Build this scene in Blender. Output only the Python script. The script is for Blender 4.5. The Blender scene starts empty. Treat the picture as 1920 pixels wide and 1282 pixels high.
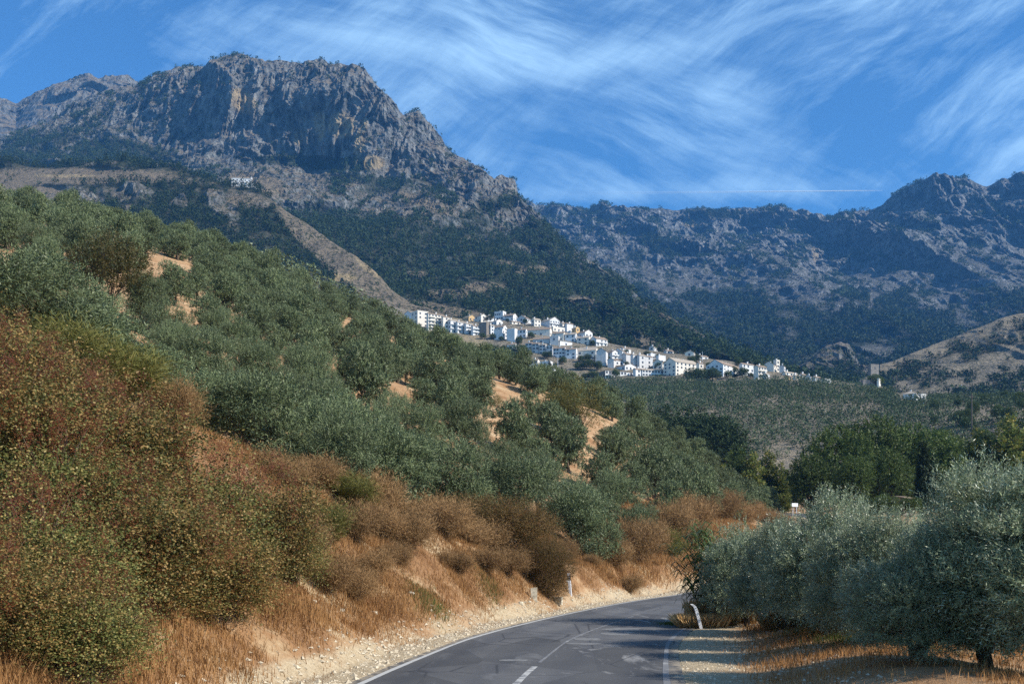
HAZE_COL = (0.13, 0.43, 0.95, 1); HAZE_D = 0.000072
SKY_TINT = (0.44, 0.98, 1.40); SKY_STR = 0.088; CLOUD_COL = (4.9, 7.8, 10.8)
SUN_STR = 5.0; EXPO = 0.5
import bpy, math, random
import numpy as np
from mathutils import Vector
R = math.radians
scene = bpy.context.scene
COL = scene.collection
rng = np.random.default_rng(7)
random.seed(7)
# ------------------------------------------------------------------ frame
F, CX, HY, CH = 2100.0, 960.0, 1040.0, 2.4      # focal length in photo pixels, horizon row, eye height
def P(px, py, Y):
    return np.array([(px-CX)/F*Y, Y, CH+(HY-py)/F*Y])
def proj(x, y, z):
    return CX+F*x/y, HY-F*(z-CH)/y
SUN_AZ = (0.93, -0.34)      # horizontal direction towards the sun
SUN_EL = 35.0
# ------------------------------------------------------------------ noise
def _h(ix, iy, iz, s=0):
    n = (ix.astype(np.int64)*374761393 + iy.astype(np.int64)*668265263 + iz.astype(np.int64)*2147483647 + s*1274126177) & 0xffffffff
    n = ((n ^ (n >> 13))*1274126177) & 0xffffffff
    n = ((n ^ (n >> 16))*2246822519) & 0xffffffff
    return ((n ^ (n >> 15)) & 0xffff)/32767.5-1.0
def vn(x, y, z=0.0, s=0):
    x = np.asarray(x, float); y = np.asarray(y, float)+0*x; z = np.asarray(z, float)+0*x
    fx, fy, fz = np.floor(x), np.floor(y), np.floor(z)
    tx, ty, tz = x-fx, y-fy, z-fz
    tx = tx*tx*tx*(tx*(tx*6-15)+10); ty = ty*ty*ty*(ty*(ty*6-15)+10); tz = tz*tz*tz*(tz*(tz*6-15)+10)
    r = 0
    for dx in (0, 1):
        wx = tx if dx else 1-tx
        for dy in (0, 1):
            wy = ty if dy else 1-ty
            for dz in (0, 1):
                wz = tz if dz else 1-tz
                r = r + wx*wy*wz*_h(fx+dx, fy+dy, fz+dz, s)
    return r
def fbm(x, y, z=0.0, o=4, s=0, g=0.5):
    a, r, t = 1.0, 0, 0
    for i in range(o):
        r = r + a*vn(x, y, z, s+i*17); t += a; a *= g
        x = np.asarray(x)*2.03+7.1; y = np.asarray(y)*2.03+3.7; z = np.asarray(z)*2.03+1.3
    return r/t
def ridged(x, y, z=0.0, o=4, s=0, g=0.5):
    a, r, t = 1.0, 0, 0
    for i in range(o):
        r = r + a*(1-2*np.abs(vn(x, y, z, s+i*13))); t += a; a *= g
        x = np.asarray(x)*2.03+5.1; y = np.asarray(y)*2.03+9.7; z = np.asarray(z)*2.03+2.3
    return r/t
def sst(a, b, x):
    t = np.clip((x-a)/(b-a), 0, 1); return t*t*(3-2*t)
# ------------------------------------------------------------------ objects
def tag(o, label=None, cat=None, group=None, kind=None):
    if label: o['label'] = label
    if cat: o['category'] = cat
    if group: o['group'] = group
    if kind: o['kind'] = kind
    return o
def empty(name, loc=(0, 0, 0), rz=0):
    o = bpy.data.objects.new(name, None); COL.objects.link(o)
    o.location = tuple(float(c) for c in loc); o.rotation_euler = (0, 0, rz); o.empty_display_size = 0.2
    return o
def mesh(name, V, faces, mats=(), mi=None, attrs=None, smooth=False):
    """faces: list of (n,k) index arrays"""
    me = bpy.data.meshes.new(name)
    V = np.asarray(V, np.float32)
    me.vertices.add(len(V)); me.vertices.foreach_set('co', V.ravel())
    faces = [np.asarray(f, np.int32) for f in faces if len(f)]
    nl = sum(f.size for f in faces); nf = sum(len(f) for f in faces)
    me.loops.add(nl); me.polygons.add(nf)
    me.loops.foreach_set('vertex_index', np.concatenate([f.ravel() for f in faces]))
    tot = np.concatenate([np.full(len(f), f.shape[1], np.int32) for f in faces])
    st = np.concatenate([[0], np.cumsum(tot)[:-1]]).astype(np.int32)
    me.polygons.foreach_set('loop_start', st); me.polygons.foreach_set('loop_total', tot)
    for m in mats: me.materials.append(m)
    if mi is not None: me.polygons.foreach_set('material_index', np.asarray(mi, np.int32))
    me.polygons.foreach_set('use_smooth', np.full(nf, bool(smooth)))
    me.update(calc_edges=True)
    for k, a in (attrs or {}).items():
        at = me.attributes.new(k, 'FLOAT', 'POINT'); at.data.foreach_set('value', np.asarray(a, np.float32))
    return me
def obj(name, me, parent=None, loc=None, rz=None):
    o = bpy.data.objects.new(name, me); COL.objects.link(o)
    if parent: o.parent = parent
    if loc is not None: o.location = tuple(float(c) for c in loc)
    if rz is not None: o.rotation_euler = (0, 0, rz)
    return o
def copy_tree(o, parent=None):
    c = o.copy(); COL.objects.link(c)
    if parent is not None: c.parent = parent
    for ch in o.children: copy_tree(ch, c)
    return c
class G:
    """collects geometry of one mesh"""
    def __init__(s): s.V = []; s.Q = []; s.T = []; s.n = 0; s.mq = []; s.mt = []; s.r = []
    def add(s, V, Q=(), T=(), m=0, r=None):
        V = np.asarray(V, float)
        s.V.append(V)
        if len(Q): s.Q.append(np.asarray(Q)+s.n); s.mq.append(np.full(len(Q), m))
        if len(T): s.T.append(np.asarray(T)+s.n); s.mt.append(np.full(len(T), m))
        s.r.append(np.full(len(V), 0.5) if r is None else np.asarray(r)); s.n += len(V)
    def box(s, x0, x1, y0, y1, z0, z1, m=0):
        V = [(x, y, z) for z in (z0, z1) for y in (y0, y1) for x in (x0, x1)]
        s.add(V, [(0, 2, 3, 1), (4, 5, 7, 6), (0, 1, 5, 4), (2, 6, 7, 3), (0, 4, 6, 2), (1, 3, 7, 5)], m=m)
    def tube(s, pts, rad, n=6, m=0, r=None, cap=True):
        pts = np.asarray(pts, float); k = len(pts); rad = np.broadcast_to(np.asarray(rad, float), (k,))
        T = np.gradient(pts, axis=0); T /= np.linalg.norm(T, axis=1)[:, None]+1e-9
        up = np.array([0, 0, 1.0]) if abs(T[0, 2]) < 0.9 else np.array([1.0, 0, 0])
        A = np.cross(T, up); A /= np.linalg.norm(A, axis=1)[:, None]+1e-9
        B = np.cross(T, A); th = np.arange(n)/n*2*math.pi
        V = pts[:, None]+rad[:, None, None]*(A[:, None]*np.cos(th)[None, :, None]+B[:, None]*np.sin(th)[None, :, None])
        i = np.arange(k-1)[:, None]*n; j = np.arange(n)[None]; j2 = (j+1) % n
        Q = np.stack([i+j, i+j2, i+n+j2, i+n+j], -1).reshape(-1, 4)
        V = V.reshape(-1, 3)
        T3 = []
        if cap:
            V = np.vstack([V, pts[-1]+T[-1]*rad[-1]*0.5]); c = len(V)-1; b = (k-1)*n
            T3 = [(b+a, b+(a+1) % n, c) for a in range(n)]
        s.add(V, Q, T3, m=m, r=np.full(len(V), 0.5 if r is None else r))
    def mesh(s, name, mats, smooth=False):
        V = np.vstack(s.V); fs = []; mi = []
        if s.Q: fs.append(np.vstack(s.Q)); mi.append(np.concatenate(s.mq))
        if s.T: fs.append(np.vstack(s.T)); mi.append(np.concatenate(s.mt))
        return mesh(name, V, fs, mats, np.concatenate(mi), {'rnd': np.concatenate(s.r)}, smooth)
# ------------------------------------------------------------------ materials
class NT:
    def __init__(s, name):
        s.m = bpy.data.materials.new(name); s.m.use_nodes = True; s.t = s.m.node_tree; s.t.nodes.clear()
        s.out = s.t.nodes.new('ShaderNodeOutputMaterial')
    def n(s, typ, ins=None, **kw):
        nd = s.t.nodes.new(typ)
        for k, v in kw.items(): setattr(nd, k, v)
        for k, v in (ins or {}).items():
            i = nd.inputs[k]
            if isinstance(v, bpy.types.NodeSocket): s.t.links.new(v, i)
            else: i.default_value = v
        return nd
    def attr(s, name): return s.n('ShaderNodeAttribute', attribute_name=name).outputs['Fac']
    def noise(s, scale, detail=4, vec=None, rough=0.55, dist=0.0):
        ins = {'Scale': scale, 'Detail': detail, 'Roughness': rough, 'Distortion': dist}
        if vec is not None: ins['Vector'] = vec
        return s.n('ShaderNodeTexNoise', ins).outputs['Fac']
    def ramp(s, fac, stops):
        r = s.n('ShaderNodeValToRGB', {'Fac': fac}); e = r.color_ramp.elements
        while len(e) < len(stops): e.new(0.5)
        for q, (p, c) in zip(e, stops):
            q.position = p; q.color = (c, c, c, 1) if isinstance(c, (int, float)) else (*c, 1)
        return r.outputs['Color']
    def mix(s, f, a, b, mode='MIX'):
        nd = s.n('ShaderNodeMix', data_type='RGBA', blend_type=mode)
        for i, v in ((0, f), (6, a), (7, b)):
            if isinstance(v, bpy.types.NodeSocket): s.t.links.new(v, nd.inputs[i])
            else: nd.inputs[i].default_value = v if i == 0 else (*v, 1)
        return nd.outputs[2]
    def math(s, op, a, b=0.0, clamp=False):
        nd = s.n('ShaderNodeMath', operation=op, use_clamp=clamp)
        for i, v in ((0, a), (1, b)):
            if isinstance(v, bpy.types.NodeSocket): s.t.links.new(v, nd.inputs[i])
            else: nd.inputs[i].default_value = v
        return nd.outputs[0]
    def pos(s): return s.n('ShaderNodeNewGeometry').outputs['Position']
    def objco(s): return s.n('ShaderNodeTexCoord').outputs['Object']
    def scl(s, v, sc): return s.n('ShaderNodeMapping', {'Vector': v, 'Scale': sc}).outputs['Vector']
    def bump(s, h, strength=0.5, dist=0.1):
        return s.n('ShaderNodeBump', {'Height': h, 'Strength': strength, 'Distance': dist}).outputs['Normal']
    def finish(s, col, rough=0.9, spec=0.2, normal=None, metal=0.0):
        p = s.n('ShaderNodeBsdfPrincipled', {'Roughness': rough, 'Specular IOR Level': spec, 'Metallic': metal})
        if isinstance(col, bpy.types.NodeSocket): s.t.links.new(col, p.inputs['Base Color'])
        else: p.inputs['Base Color'].default_value = (*col, 1)
        if normal is not None: s.t.links.new(normal, p.inputs['Normal'])
        s.t.links.new(p.outputs[0], s.out.inputs['Surface'])
        return s.m
def plain(name, c, rough=0.8, spec=0.3, var=0.12, scale=3.0, metal=0.0):
    t = NT(name); f = t.noise(scale, 5, t.objco())
    lo = tuple(x*(1-var*2) for x in c); hi = tuple(min(1, x*(1+var)) for x in c)
    return t.finish(t.ramp(f, [(0.3, lo), (0.65, hi)]), rough, spec, metal=metal)
def leafmat(name, top, top2, under=None, trans=0.25, rough=0.45, spec=0.4):
    """leaf colours vary with the per-leaf value 'rnd' and from tree to tree"""
    t = NT(name); r = t.attr('rnd')
    oi = t.n('ShaderNodeObjectInfo').outputs['Random']
    c = t.ramp(r, top if isinstance(top, list) else [(0.0, top), (1.0, top2)])
    if under:
        bf = t.n('ShaderNodeNewGeometry').outputs['Backfacing']
        c = t.mix(bf, c, under)
    v = t.n('ShaderNodeMapRange', {'Value': oi, 'To Min': 0.8, 'To Max': 1.2}).outputs[0]
    hv = t.n('ShaderNodeHueSaturation', {'Color': c, 'Value': v})
    c = hv.outputs[0]
    p = t.n('ShaderNodeBsdfPrincipled', {'Base Color': c, 'Roughness': rough, 'Specular IOR Level': spec*0.45})
    tr = t.n('ShaderNodeBsdfTranslucent', {'Color': c})
    mx = t.n('ShaderNodeMixShader', {'Fac': trans}); t.t.links.new(p.outputs[0], mx.inputs[1]); t.t.links.new(tr.outputs[0], mx.inputs[2])
    t.t.links.new(mx.outputs[0], t.out.inputs['Surface'])
    return t.m
# ------------------------------------------------------------------ far land: lofted slopes
def lerp_curve(curve, px):
    c = np.array(curve, float)
    return np.interp(px, c[:, 0], c[:, 1]), np.interp(px, c[:, 0], c[:, 2])
def pchip_rows(D, rows):
    """D[k,cols]; rows: params in 0..k-1"""
    dl = np.diff(D, axis=0); k = len(D)
    m = np.zeros_like(D); m[0] = dl[0]; m[-1] = dl[-1]
    a, b = dl[:-1], dl[1:]
    m[1:-1] = np.where(a*b > 0, 2*a*b/(a+b+1e-12*np.sign(a+b)), 0)
    i = np.clip(rows.astype(int), 0, k-2); t = (rows-i)[:, None]
    h00 = 2*t**3-3*t**2+1; h10 = t**3-2*t**2+t; h01 = -2*t**3+3*t**2; h11 = t**3-t**2
    return h00*D[i]+h10*m[i]+h01*D[i+1]+h11*m[i+1]
class Loft:
    def __init__(s, curves, px0, px1, ncol, segs, jag=0.0, jag_row=None, seed=0):
        s.px = np.linspace(px0, px1, ncol)
        py, Y = zip(*[lerp_curve(c, s.px) for c in curves])
        py = np.array(py); Y = np.array(Y)
        if jag_row is not None:
            py[jag_row] += jag*(fbm(s.px/42, 0*s.px, o=5, s=seed, g=0.62))
        Z = CH+(HY-py)/F*Y
        s.rows = np.concatenate([i+np.arange(n)/n for i, n in enumerate(segs)]+[[len(segs)]])
        s.Y = pchip_rows(Y, s.rows); s.Z = pchip_rows(Z, s.rows)
        s.T = np.repeat(s.rows[:, None], ncol, 1); s.PX = np.repeat(s.px[None], len(s.rows), 0)
        s.X = (s.PX-CX)/F*s.Y
        s.PY = HY-(s.Z-CH)/s.Y*F
    def push(s, d):          # towards the viewer side, horizontally
        L = np.hypot(s.X, s.Y); s.X = s.X-s.X/L*d; s.Y = s.Y-s.Y/L*d
    def faces(s):
        r, c = s.X.shape; i = np.arange(r-1)[:, None]*c; j = np.arange(c-1)[None]
        return np.stack([i+j, i+j+1, i+c+j+1, i+c+j], -1).reshape(-1, 4)
    def build(s, name, mat, attrs=None, label=None, smooth=False):
        V = np.stack([s.X, s.Y, s.Z], -1).reshape(-1, 3)
        me = mesh(name, V, [s.faces()], [mat], None, {k: a.ravel() for k, a in (attrs or {}).items()}, smooth)
        o = obj(name, me); tag(o, label=label, kind='structure'); return o
    def normals_z(s):
        V = np.stack([s.X, s.Y, s.Z], -1)
        a = V[1:, :-1]-V[:-1, :-1]; b = V[:-1, 1:]-V[:-1, :-1]
        n = np.cross(b, a); ar = np.linalg.norm(n, axis=-1); return n/(ar[..., None]+1e-9), ar
    def scatter(s, dens, count, seed=1):
        """random points on the surface, weight dens*area (by cell)"""
        n, ar = s.normals_z(); r_ = np.random.default_rng(seed)
        w = (dens[:-1, :-1]*ar*np.clip(np.abs(n[..., 2]), 0.15, 1)).ravel(); w = w/w.sum()
        k = r_.choice(len(w), count, p=w); c = s.X.shape[1]-1
        i, j = k//c, k % c; u, v = r_.random(count), r_.random(count)
        V = np.stack([s.X, s.Y, s.Z], -1)
        p = (V[i, j]*((1-u)*(1-v))[:, None]+V[i+1, j]*((1-v)*u)[:, None]+V[i, j+1]*((1-u)*v)[:, None]+V[i+1, j+1]*(u*v)[:, None])
        return p
def ell(PX, PY, l):
    """soft union of ellipses (cx,cy,rx,ry[,rot deg]) in the picture's plane of a layer"""
    m = 0*PX
    for e in l:
        cx, cy, rx, ry = e[:4]; a = R(e[4]) if len(e) > 4 else 0
        dx, dy = PX-cx, PY-cy
        u = (dx*math.cos(a)+dy*math.sin(a))/rx; v = (-dx*math.sin(a)+dy*math.cos(a))/ry
        m = np.maximum(m, 1-sst(0.75, 1.15, np.sqrt(u*u+v*v)))
    return m
# rock / soil / scrub material shared by the far slopes
def slopemat(name, rock, rock2, soil, scrub, sc=1.0):
    t = NT(name); p = t.pos()
    f1 = t.noise(0.03*sc, 8, p, 0.65, 0.3); f2 = t.noise(0.15*sc, 5, p, 0.6)
    st = t.noise(0.08*sc, 6, t.scl(p, (1, 1, 0.25)), 0.6)
    c = t.ramp(st, [(0.38, tuple(x*0.42 for x in rock)), (0.49, rock), (0.68, rock2)])
    soilc = t.ramp(f2, [(0.3, tuple(x*0.75 for x in soil)), (0.7, soil)])
    nz = t.n('ShaderNodeSeparateXYZ', {'Vector': t.n('ShaderNodeNewGeometry').outputs['Normal']}).outputs['Z']
    flat = t.ramp(t.math('ADD', nz, t.math('MULTIPLY', t.math('SUBTRACT', f1, 0.5), 0.9)), [(0.55, 0.0), (0.8, 1.0)])
    c = t.mix(t.math('MULTIPLY', flat, 0.8), c, soilc)
    c = t.mix(t.attr('bare'), c, soilc)
    sp = t.math('MULTIPLY', t.ramp(t.noise(0.22*sc, 6, p, 0.7), [(0.5, 0.0), (0.58, 1.0)]), t.attr('scrub'))
    c = t.mix(sp, c, scrub)
    fo = t.math('MULTIPLY', t.attr('forest'), t.ramp(f2, [(0.3, 0.55), (0.6, 1.0)]))
    c = t.mix(fo, c, tuple(x*0.8 for x in scrub))
    oc = t.math('MULTIPLY', t.attr('ochre'), t.ramp(st, [(0.35, 0.2), (0.6, 1.0)]))
    c = t.mix(oc, c, (0.40, 0.30, 0.16))
    h = t.math('ADD', t.math('MULTIPLY', st, 1.0), t.math('MULTIPLY', t.noise(0.5*sc, 5, p, 0.6), 0.35))
    return t.finish(c, 0.95, 0.1, t.bump(h, 1.0, 9.0/sc))
m_rock = slopemat('limestone slope', (0.130, 0.138, 0.138), (0.29, 0.288, 0.27), (0.235, 0.185, 0.125), (0.028, 0.040, 0.018))
m_farrock = slopemat('far limestone slope', (0.15, 0.155, 0.158), (0.32, 0.32, 0.31), (0.13, 0.125, 0.105), (0.024, 0.034, 0.018), 0.6)
m_dry = slopemat('dry grass slope', (0.20, 0.18, 0.145), (0.30, 0.265, 0.20), (0.30, 0.245, 0.165), (0.05, 0.055, 0.03), 1.6)

# --- main massif
ridge = [(-420, 300, 2700), (-250, 285, 2750), (-60, 268, 2780), (0, 258, 2750), (60, 236, 2720), (130, 207, 2700), (200, 178, 2680), (250, 161, 2650), (300, 145, 2640),
         (340, 132, 2620), (380, 122, 2610), (430, 114, 2600), (455, 119, 2580), (480, 134, 2560), (530, 142, 2520), (570, 143, 2500),
         (600, 136, 2460), (645, 137, 2420), (682, 150, 2390), (700, 181, 2370), (728, 211, 2340), (744, 232, 2320), (757, 244, 2310), (768, 226, 2295), (786, 219, 2290),
         (802, 236, 2280), (825, 265, 2260), (850, 300, 2240), (900, 332, 2180), (926, 358, 2150), (936, 338, 2135), (966, 342, 2112), (973, 376, 2100),
         (982, 402, 2080), (1010, 430, 2030), (1060, 470, 1930), (1120, 508, 1820), (1160, 532, 1740), (1200, 560, 1650), (1260, 600, 1520),
         (1330, 642, 1380), (1380, 668, 1290), (1450, 692, 1180), (1560, 718, 1060), (1640, 735, 1000)]
foot = [(-420, 620, 1050), (400, 600, 1050), (700, 640, 1060), (900, 620, 1080), (1100, 660, 1020), (1300, 700, 960), (1450, 720, 920), (1640, 760, 900)]
midA = [(-420, 430, 1600), (0, 425, 1550), (400, 432, 1500), (700, 500, 1480), (900, 540, 1400), (1100, 590, 1280), (1300, 668, 1120), (1450, 703, 1030), (1640, 748, 950)]
cliffb = [(-420, 330, 2350), (0, 312, 2320), (200, 300, 2260), (400, 296, 2200), (500, 292, 2190), (600, 308, 2170), (700, 316, 2120), (760, 322, 2080), (820, 352, 2010),
          (900, 408, 1920), (970, 448, 1840), (1100, 548, 1600), (1300, 655, 1260), (1450, 697, 1110), (1640, 740, 970)]
hump = [(-420, 300, 2600), (0, 276, 2600), (200, 214, 2500), (300, 190, 2440), (400, 168, 2340), (500, 172, 2300), (600, 158, 2255), (680, 170, 2215), (730, 232, 2190),
        (780, 262, 2200), (850, 322, 2120), (930, 366, 2040), (970, 392, 2000), (1060, 486, 1850), (1160, 542, 1680), (1300, 632, 1330), (1450, 694, 1150), (1640, 737, 985)]
ridge = [(p, q+9*float(sst(800, 600, p)), Y) for p, q, Y in ridge]
back = [(p, q+70, Y+350) for p, q, Y in ridge]
L = Loft([foot, midA, cliffb, hump, ridge, back], -420, 1640, 1150, [110, 130, 120, 50, 12], jag=7, jag_row=4, seed=3)
X0, Y0, Z0, T = L.X.copy(), L.Y.copy(), L.Z.copy(), L.T
wr = sst(0, 0.6, T)*(1-sst(3.3, 3.95, T))
g = ridged(X0/330+fbm(X0/500, Y0/500, o=2), Z0/620, 0, 4, 5)
L.push(wr*(g*78))
cl = sst(1.75, 2.1, T)*(1-sst(3.7, 4.0, T))
cl = cl*sst(150, 380, L.PX)*(1-sst(1000, 1180, L.PX))
c1 = ridged(X0/110+0.6*fbm(X0/150, Z0/150, o=3, s=8), Z0/420, Y0/300, 4, 21)
c2 = ridged(X0/38+0.8*fbm(X0/60, Z0/60, o=2, s=3), Z0/120, Y0/90, 4, 31, 0.6)
c3 = fbm(X0/60, Y0/60, Z0/38, 5, 41, 0.6)
c4 = ridged(X0/15+fbm(X0/20, Z0/20, o=2, s=3), Z0/45, Y0/30, 3, 33)
L.push(cl*(np.sign(c1)*np.abs(c1)**.8*36+c2*17+c4*5)+wr*(1-cl)*(c1*14+c2*12+c4*4)+wr*c3*16)
L.Z += wr*(fbm(X0/90, Y0/90, Z0/90, 5, 51, 0.55)*9*(1-0.5*cl)+ridged(X0/26, Y0/26, 0, 3, 61)*3.0)
L.Z += sst(3.3, 4, T)*fbm(X0/30, Y0/30, 0, 3, 71)*5
PX, PY = L.PX, HY-(L.Z-CH)/L.Y*F
fline = np.interp(PX, [-400, 0, 330, 420, 560, 640, 720, 860, 960, 1010, 1100, 1300, 1600], [330, 320, 325, 375, 400, 395, 418, 425, 410, 425, 480, 600, 700])
nf = fbm(PX/60, PY/35, 0, 4, 81)
forest = sst(-14, 22, PY-fline+nf*60)
forest = np.maximum(forest, ell(PX, PY, [(640, 308, 150, 13, 3), (550, 300, 90, 10), (180, 280, 170, 26, 8), (60, 300, 150, 20), (860, 400, 110, 16, 24), (780, 345, 60, 12, 15), (930, 385, 40, 20), (680, 345, 90, 18, 5)])*sst(-0.25, 0.25, nf+0.1))
bare = ell(PX, PY, [(1093, 571, 34, 16, 10), (905, 538, 45, 10), (840, 552, 50, 9), (780, 514, 26, 6), (960, 500, 34, 8, 20), (1010, 505, 26, 7), (830, 580, 90, 10, 10), (1250, 598, 34, 7, 25), (1200, 640, 40, 10, 20), (480, 345, 60, 22, 10), (800, 382, 60, 10, 20), (1020, 620, 60, 6)])
rockp = ell(PX, PY, [(1230, 645, 30, 9, 30), (620, 345, 70, 15, 5), (500, 385, 60, 30), (720, 390, 60, 16, 20), (980, 470, 26, 10, 30), (590, 470, 22, 8, 30)])
forest = forest*(1-bare)*(1-rockp*0.9)
ochre = ell(PX, PY, [(676, 262, 10, 44, 12), (640, 235, 28, 26), (600, 235, 12, 30), (455, 190, 30, 20, 40), (700, 305, 22, 14), (560, 260, 10, 14)])*0.85
A_ = {'forest': forest, 'bare': np.clip(bare+0.25*sst(0.1, 0.5, fbm(PX/25, PY/14, 0, 3, 91)), 0, 1), 'scrub': 1-0.75*cl, 'ochre': ochre}
L.build('mountain', m_rock, A_, smooth=False)
massif, massif_forest = L, forest
massif_scrub = (1-forest)*(1-bare)*(1-0.8*cl)*sst(-0.2, 0.35, fbm(PX/30, PY/18, 0, 4, 95)-0.05)*sst(0.1, 0.5, 4.2-T)

# --- far left summit behind the massif
rb = [(-420, 215, 3700), (-200, 205, 3700), (0, 196, 3650), (12, 196, 3650), (30, 207, 3620), (60, 190, 3600), (100, 172, 3600), (140, 157, 3600), (165, 149, 3600), (185, 153, 3580), (215, 148, 3580), (240, 153, 3560), (260, 172, 3560), (330, 220, 3560), (420, 260, 3560)]
L = Loft([[(p, 330, 2800) for p in (-420, 420)], [(p, q+48, Y-420) for p, q, Y in rb], rb, [(p, q+60, Y+350) for p, q, Y in rb]], -420, 420, 300, [50, 70, 8], jag=5, jag_row=2, seed=9)
X0, Y0, Z0, T = L.X.copy(), L.Y.copy(), L.Z.copy(), L.T
w = sst(0.3, 1, T)*(1-sst(1.85, 2, T))
L.push(w*(ridged(X0/160+fbm(X0/200, Y0/200, o=2), Z0/300, 0, 5, 5, 0.6)*70)); L.Z += w*fbm(X0/60, Y0/60, Z0/60, 4, 3)*10
z = 0*L.PX
L.build('mountain', m_rock, {'forest': z, 'bare': z, 'scrub': z+0.5, 'ochre': z})

# --- far mountain range on the right
rr = [(820, 392, 4300), (975, 384, 4300), (1000, 394, 4300), (1050, 397, 4300), (1100, 400, 4300), (1140, 396, 4280), (1200, 403, 4250), (1245, 394, 4250), (1300, 400, 4230), (1350, 406, 4200),
      (1395, 395, 4200), (1450, 403, 4150), (1490, 415, 4120), (1530, 421, 4100), (1560, 418, 4050), (1600, 408, 4000), (1650, 395, 3950), (1675, 380, 3930), (1700, 370, 3900), (1720, 360, 3880), (1740, 359, 3860),
      (1780, 349, 3850), (1812, 344, 3840), (1822, 352, 3840), (1836, 362, 3830), (1860, 369, 3820), (1875, 360, 3820), (1900, 358, 3800), (1922, 350, 3800), (1980, 338, 3780), (2100, 330, 3700), (2500, 360, 3600)]
rf = [(820, 700, 1500), (1200, 720, 1600), (1500, 745, 1500), (1900, 760, 1500), (2500, 760, 1500)]
r1 = [(820, 560, 2500), (1100, 560, 2500), (1200, 590, 2350), (1400, 640, 2100), (1560, 660, 2100), (1650, 640, 2300), (1900, 590, 2500), (2500, 580, 2500)]
r2 = [(820, 450, 3500), (1000, 450, 3500), (1200, 500, 3150), (1300, 520, 3050), (1480, 520, 3050), (1560, 520, 3150), (1700, 500, 3150), (1900, 490, 3150), (2500, 480, 3100)]
r3 = [(820, 415, 3950), (1000, 418, 3950), (1150, 425, 3850), (1250, 440, 3750), (1400, 450, 3700), (1550, 455, 3700), (1650, 430, 3620), (1750, 400, 3550), (1850, 400, 3520), (2000, 390, 3500), (2500, 400, 3400)]
L = Loft([rf, r1, r2, r3, rr, [(p, q+60, Y+500) for p, q, Y in rr]], 820, 2500, 900, [80, 100, 80, 60, 10], jag=6, jag_row=4, seed=11)
X0, Y0, Z0, T = L.X.copy(), L.Y.copy(), L.Z.copy(), L.T
w = sst(0, 0.7, T)*(1-sst(3.5, 3.97, T))
wx = X0+Z0*0.55                                     # gullies lean down to the right
L.push(w*(ridged(wx/620+0.7*fbm(X0/700, Z0/700, o=2), Z0/1400, 0, 5, 15, 0.55)*165))
c1 = ridged(X0/120+0.7*fbm(X0/150, Z0/150, o=3, s=8), Z0/380, Y0/300, 5, 22, 0.6)
L.push(w*((c1*75+ridged(X0/50+fbm(X0/60, Z0/60, o=2), Z0/160, Y0/120, 4, 23)*30)*sst(1.6, 2.6, T)+fbm(X0/130, Y0/130, Z0/90, 5, 6, 0.6)*48)); L.Z += w*fbm(X0/90, Y0/90, Z0/90, 5, 3)*16
PX, PY = L.PX, HY-(L.Z-CH)/L.Y*F
nf = fbm(PX/70, PY/40, 0, 4, 181)
forest = sst(-20, 40, PY-np.interp(PX, [900, 1100, 1300, 1500, 1600, 1750, 1920, 2400], [480, 510, 560, 590, 600, 570, 540, 520])+nf*110)
forest = np.maximum(forest, ell(PX, PY, [(1330, 402, 130, 8), (1240, 460, 50, 18, 20)])*sst(-0.2, 0.3, nf+0.15))
bare = ell(PX, PY, [(1565, 672, 38, 24, 20), (1580, 700, 40, 10, 30), (1790, 508, 34, 16, 35), (1640, 660, 40, 14), (1450, 480, 40, 10, 30), (1640, 545, 8, 40, 15), (1212, 500, 10, 40, 5), (1310, 540, 50, 8, 10), (1240, 545, 30, 8)])
forest = forest*(1-bare)
L.build('mountain', m_farrock, {'forest': forest, 'bare': bare*0.6, 'scrub': 0*PX+0.9, 'ochre': ell(PX, PY, [(1529, 470, 7, 26), (1300, 420, 20, 8)])*0.5})
farm, farm_forest = L, forest
far_scrub = (1-forest)*(1-bare)*sst(-0.1, 0.4, fbm(PX/30, PY/18, 0, 4, 95))*sst(0.05, 0.3, 4.0-T)

# --- crag at the valley mouth
ct = [(1380, 722, 1500), (1440, 706, 1520), (1500, 690, 1540), (1530, 668, 1560), (1550, 653, 1580), (1575, 648, 1590), (1592, 652, 1600), (1603, 672, 1600), (1612, 692, 1600), (1640, 705, 1580), (1700, 730, 1550)]
L = Loft([[(p, 770, 1150) for p in (1380, 1700)], [(p, q*0.45+730*0.55, 1420) for p, q, Y in ct], ct, [(p, q+60, Y+200) for p, q, Y in ct]], 1380, 1700, 240, [40, 70, 8], jag=4, jag_row=2, seed=5)
X0, Y0, Z0, T = L.X.copy(), L.Y.copy(), L.Z.copy(), L.T
w = sst(0.2, 0.8, T)*(1-sst(1.8, 2, T))
L.push(w*(ridged(X0/40+fbm(X0/60, Z0/60, o=2), Z0/90, Y0/90, 4, 5, 0.6)*26)); L.Z += w*fbm(X0/20, Y0/20, Z0/20, 4, 3)*5
z = 0*L.PX
cf = 1-sst(0.9, 1.5, T+fbm(L.PX/20, L.PY/12, 0, 3, 4)*0.5)
L.build('crag', m_rock, {'forest': cf, 'bare': sst(1.5, 1.9, T)*0.7, 'scrub': z+0.8, 'ochre': z})
crag, crag_f = L, cf+0.15*sst(0, .3, fbm(L.PX/12, L.PY/8, 0, 3, 8))

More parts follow.
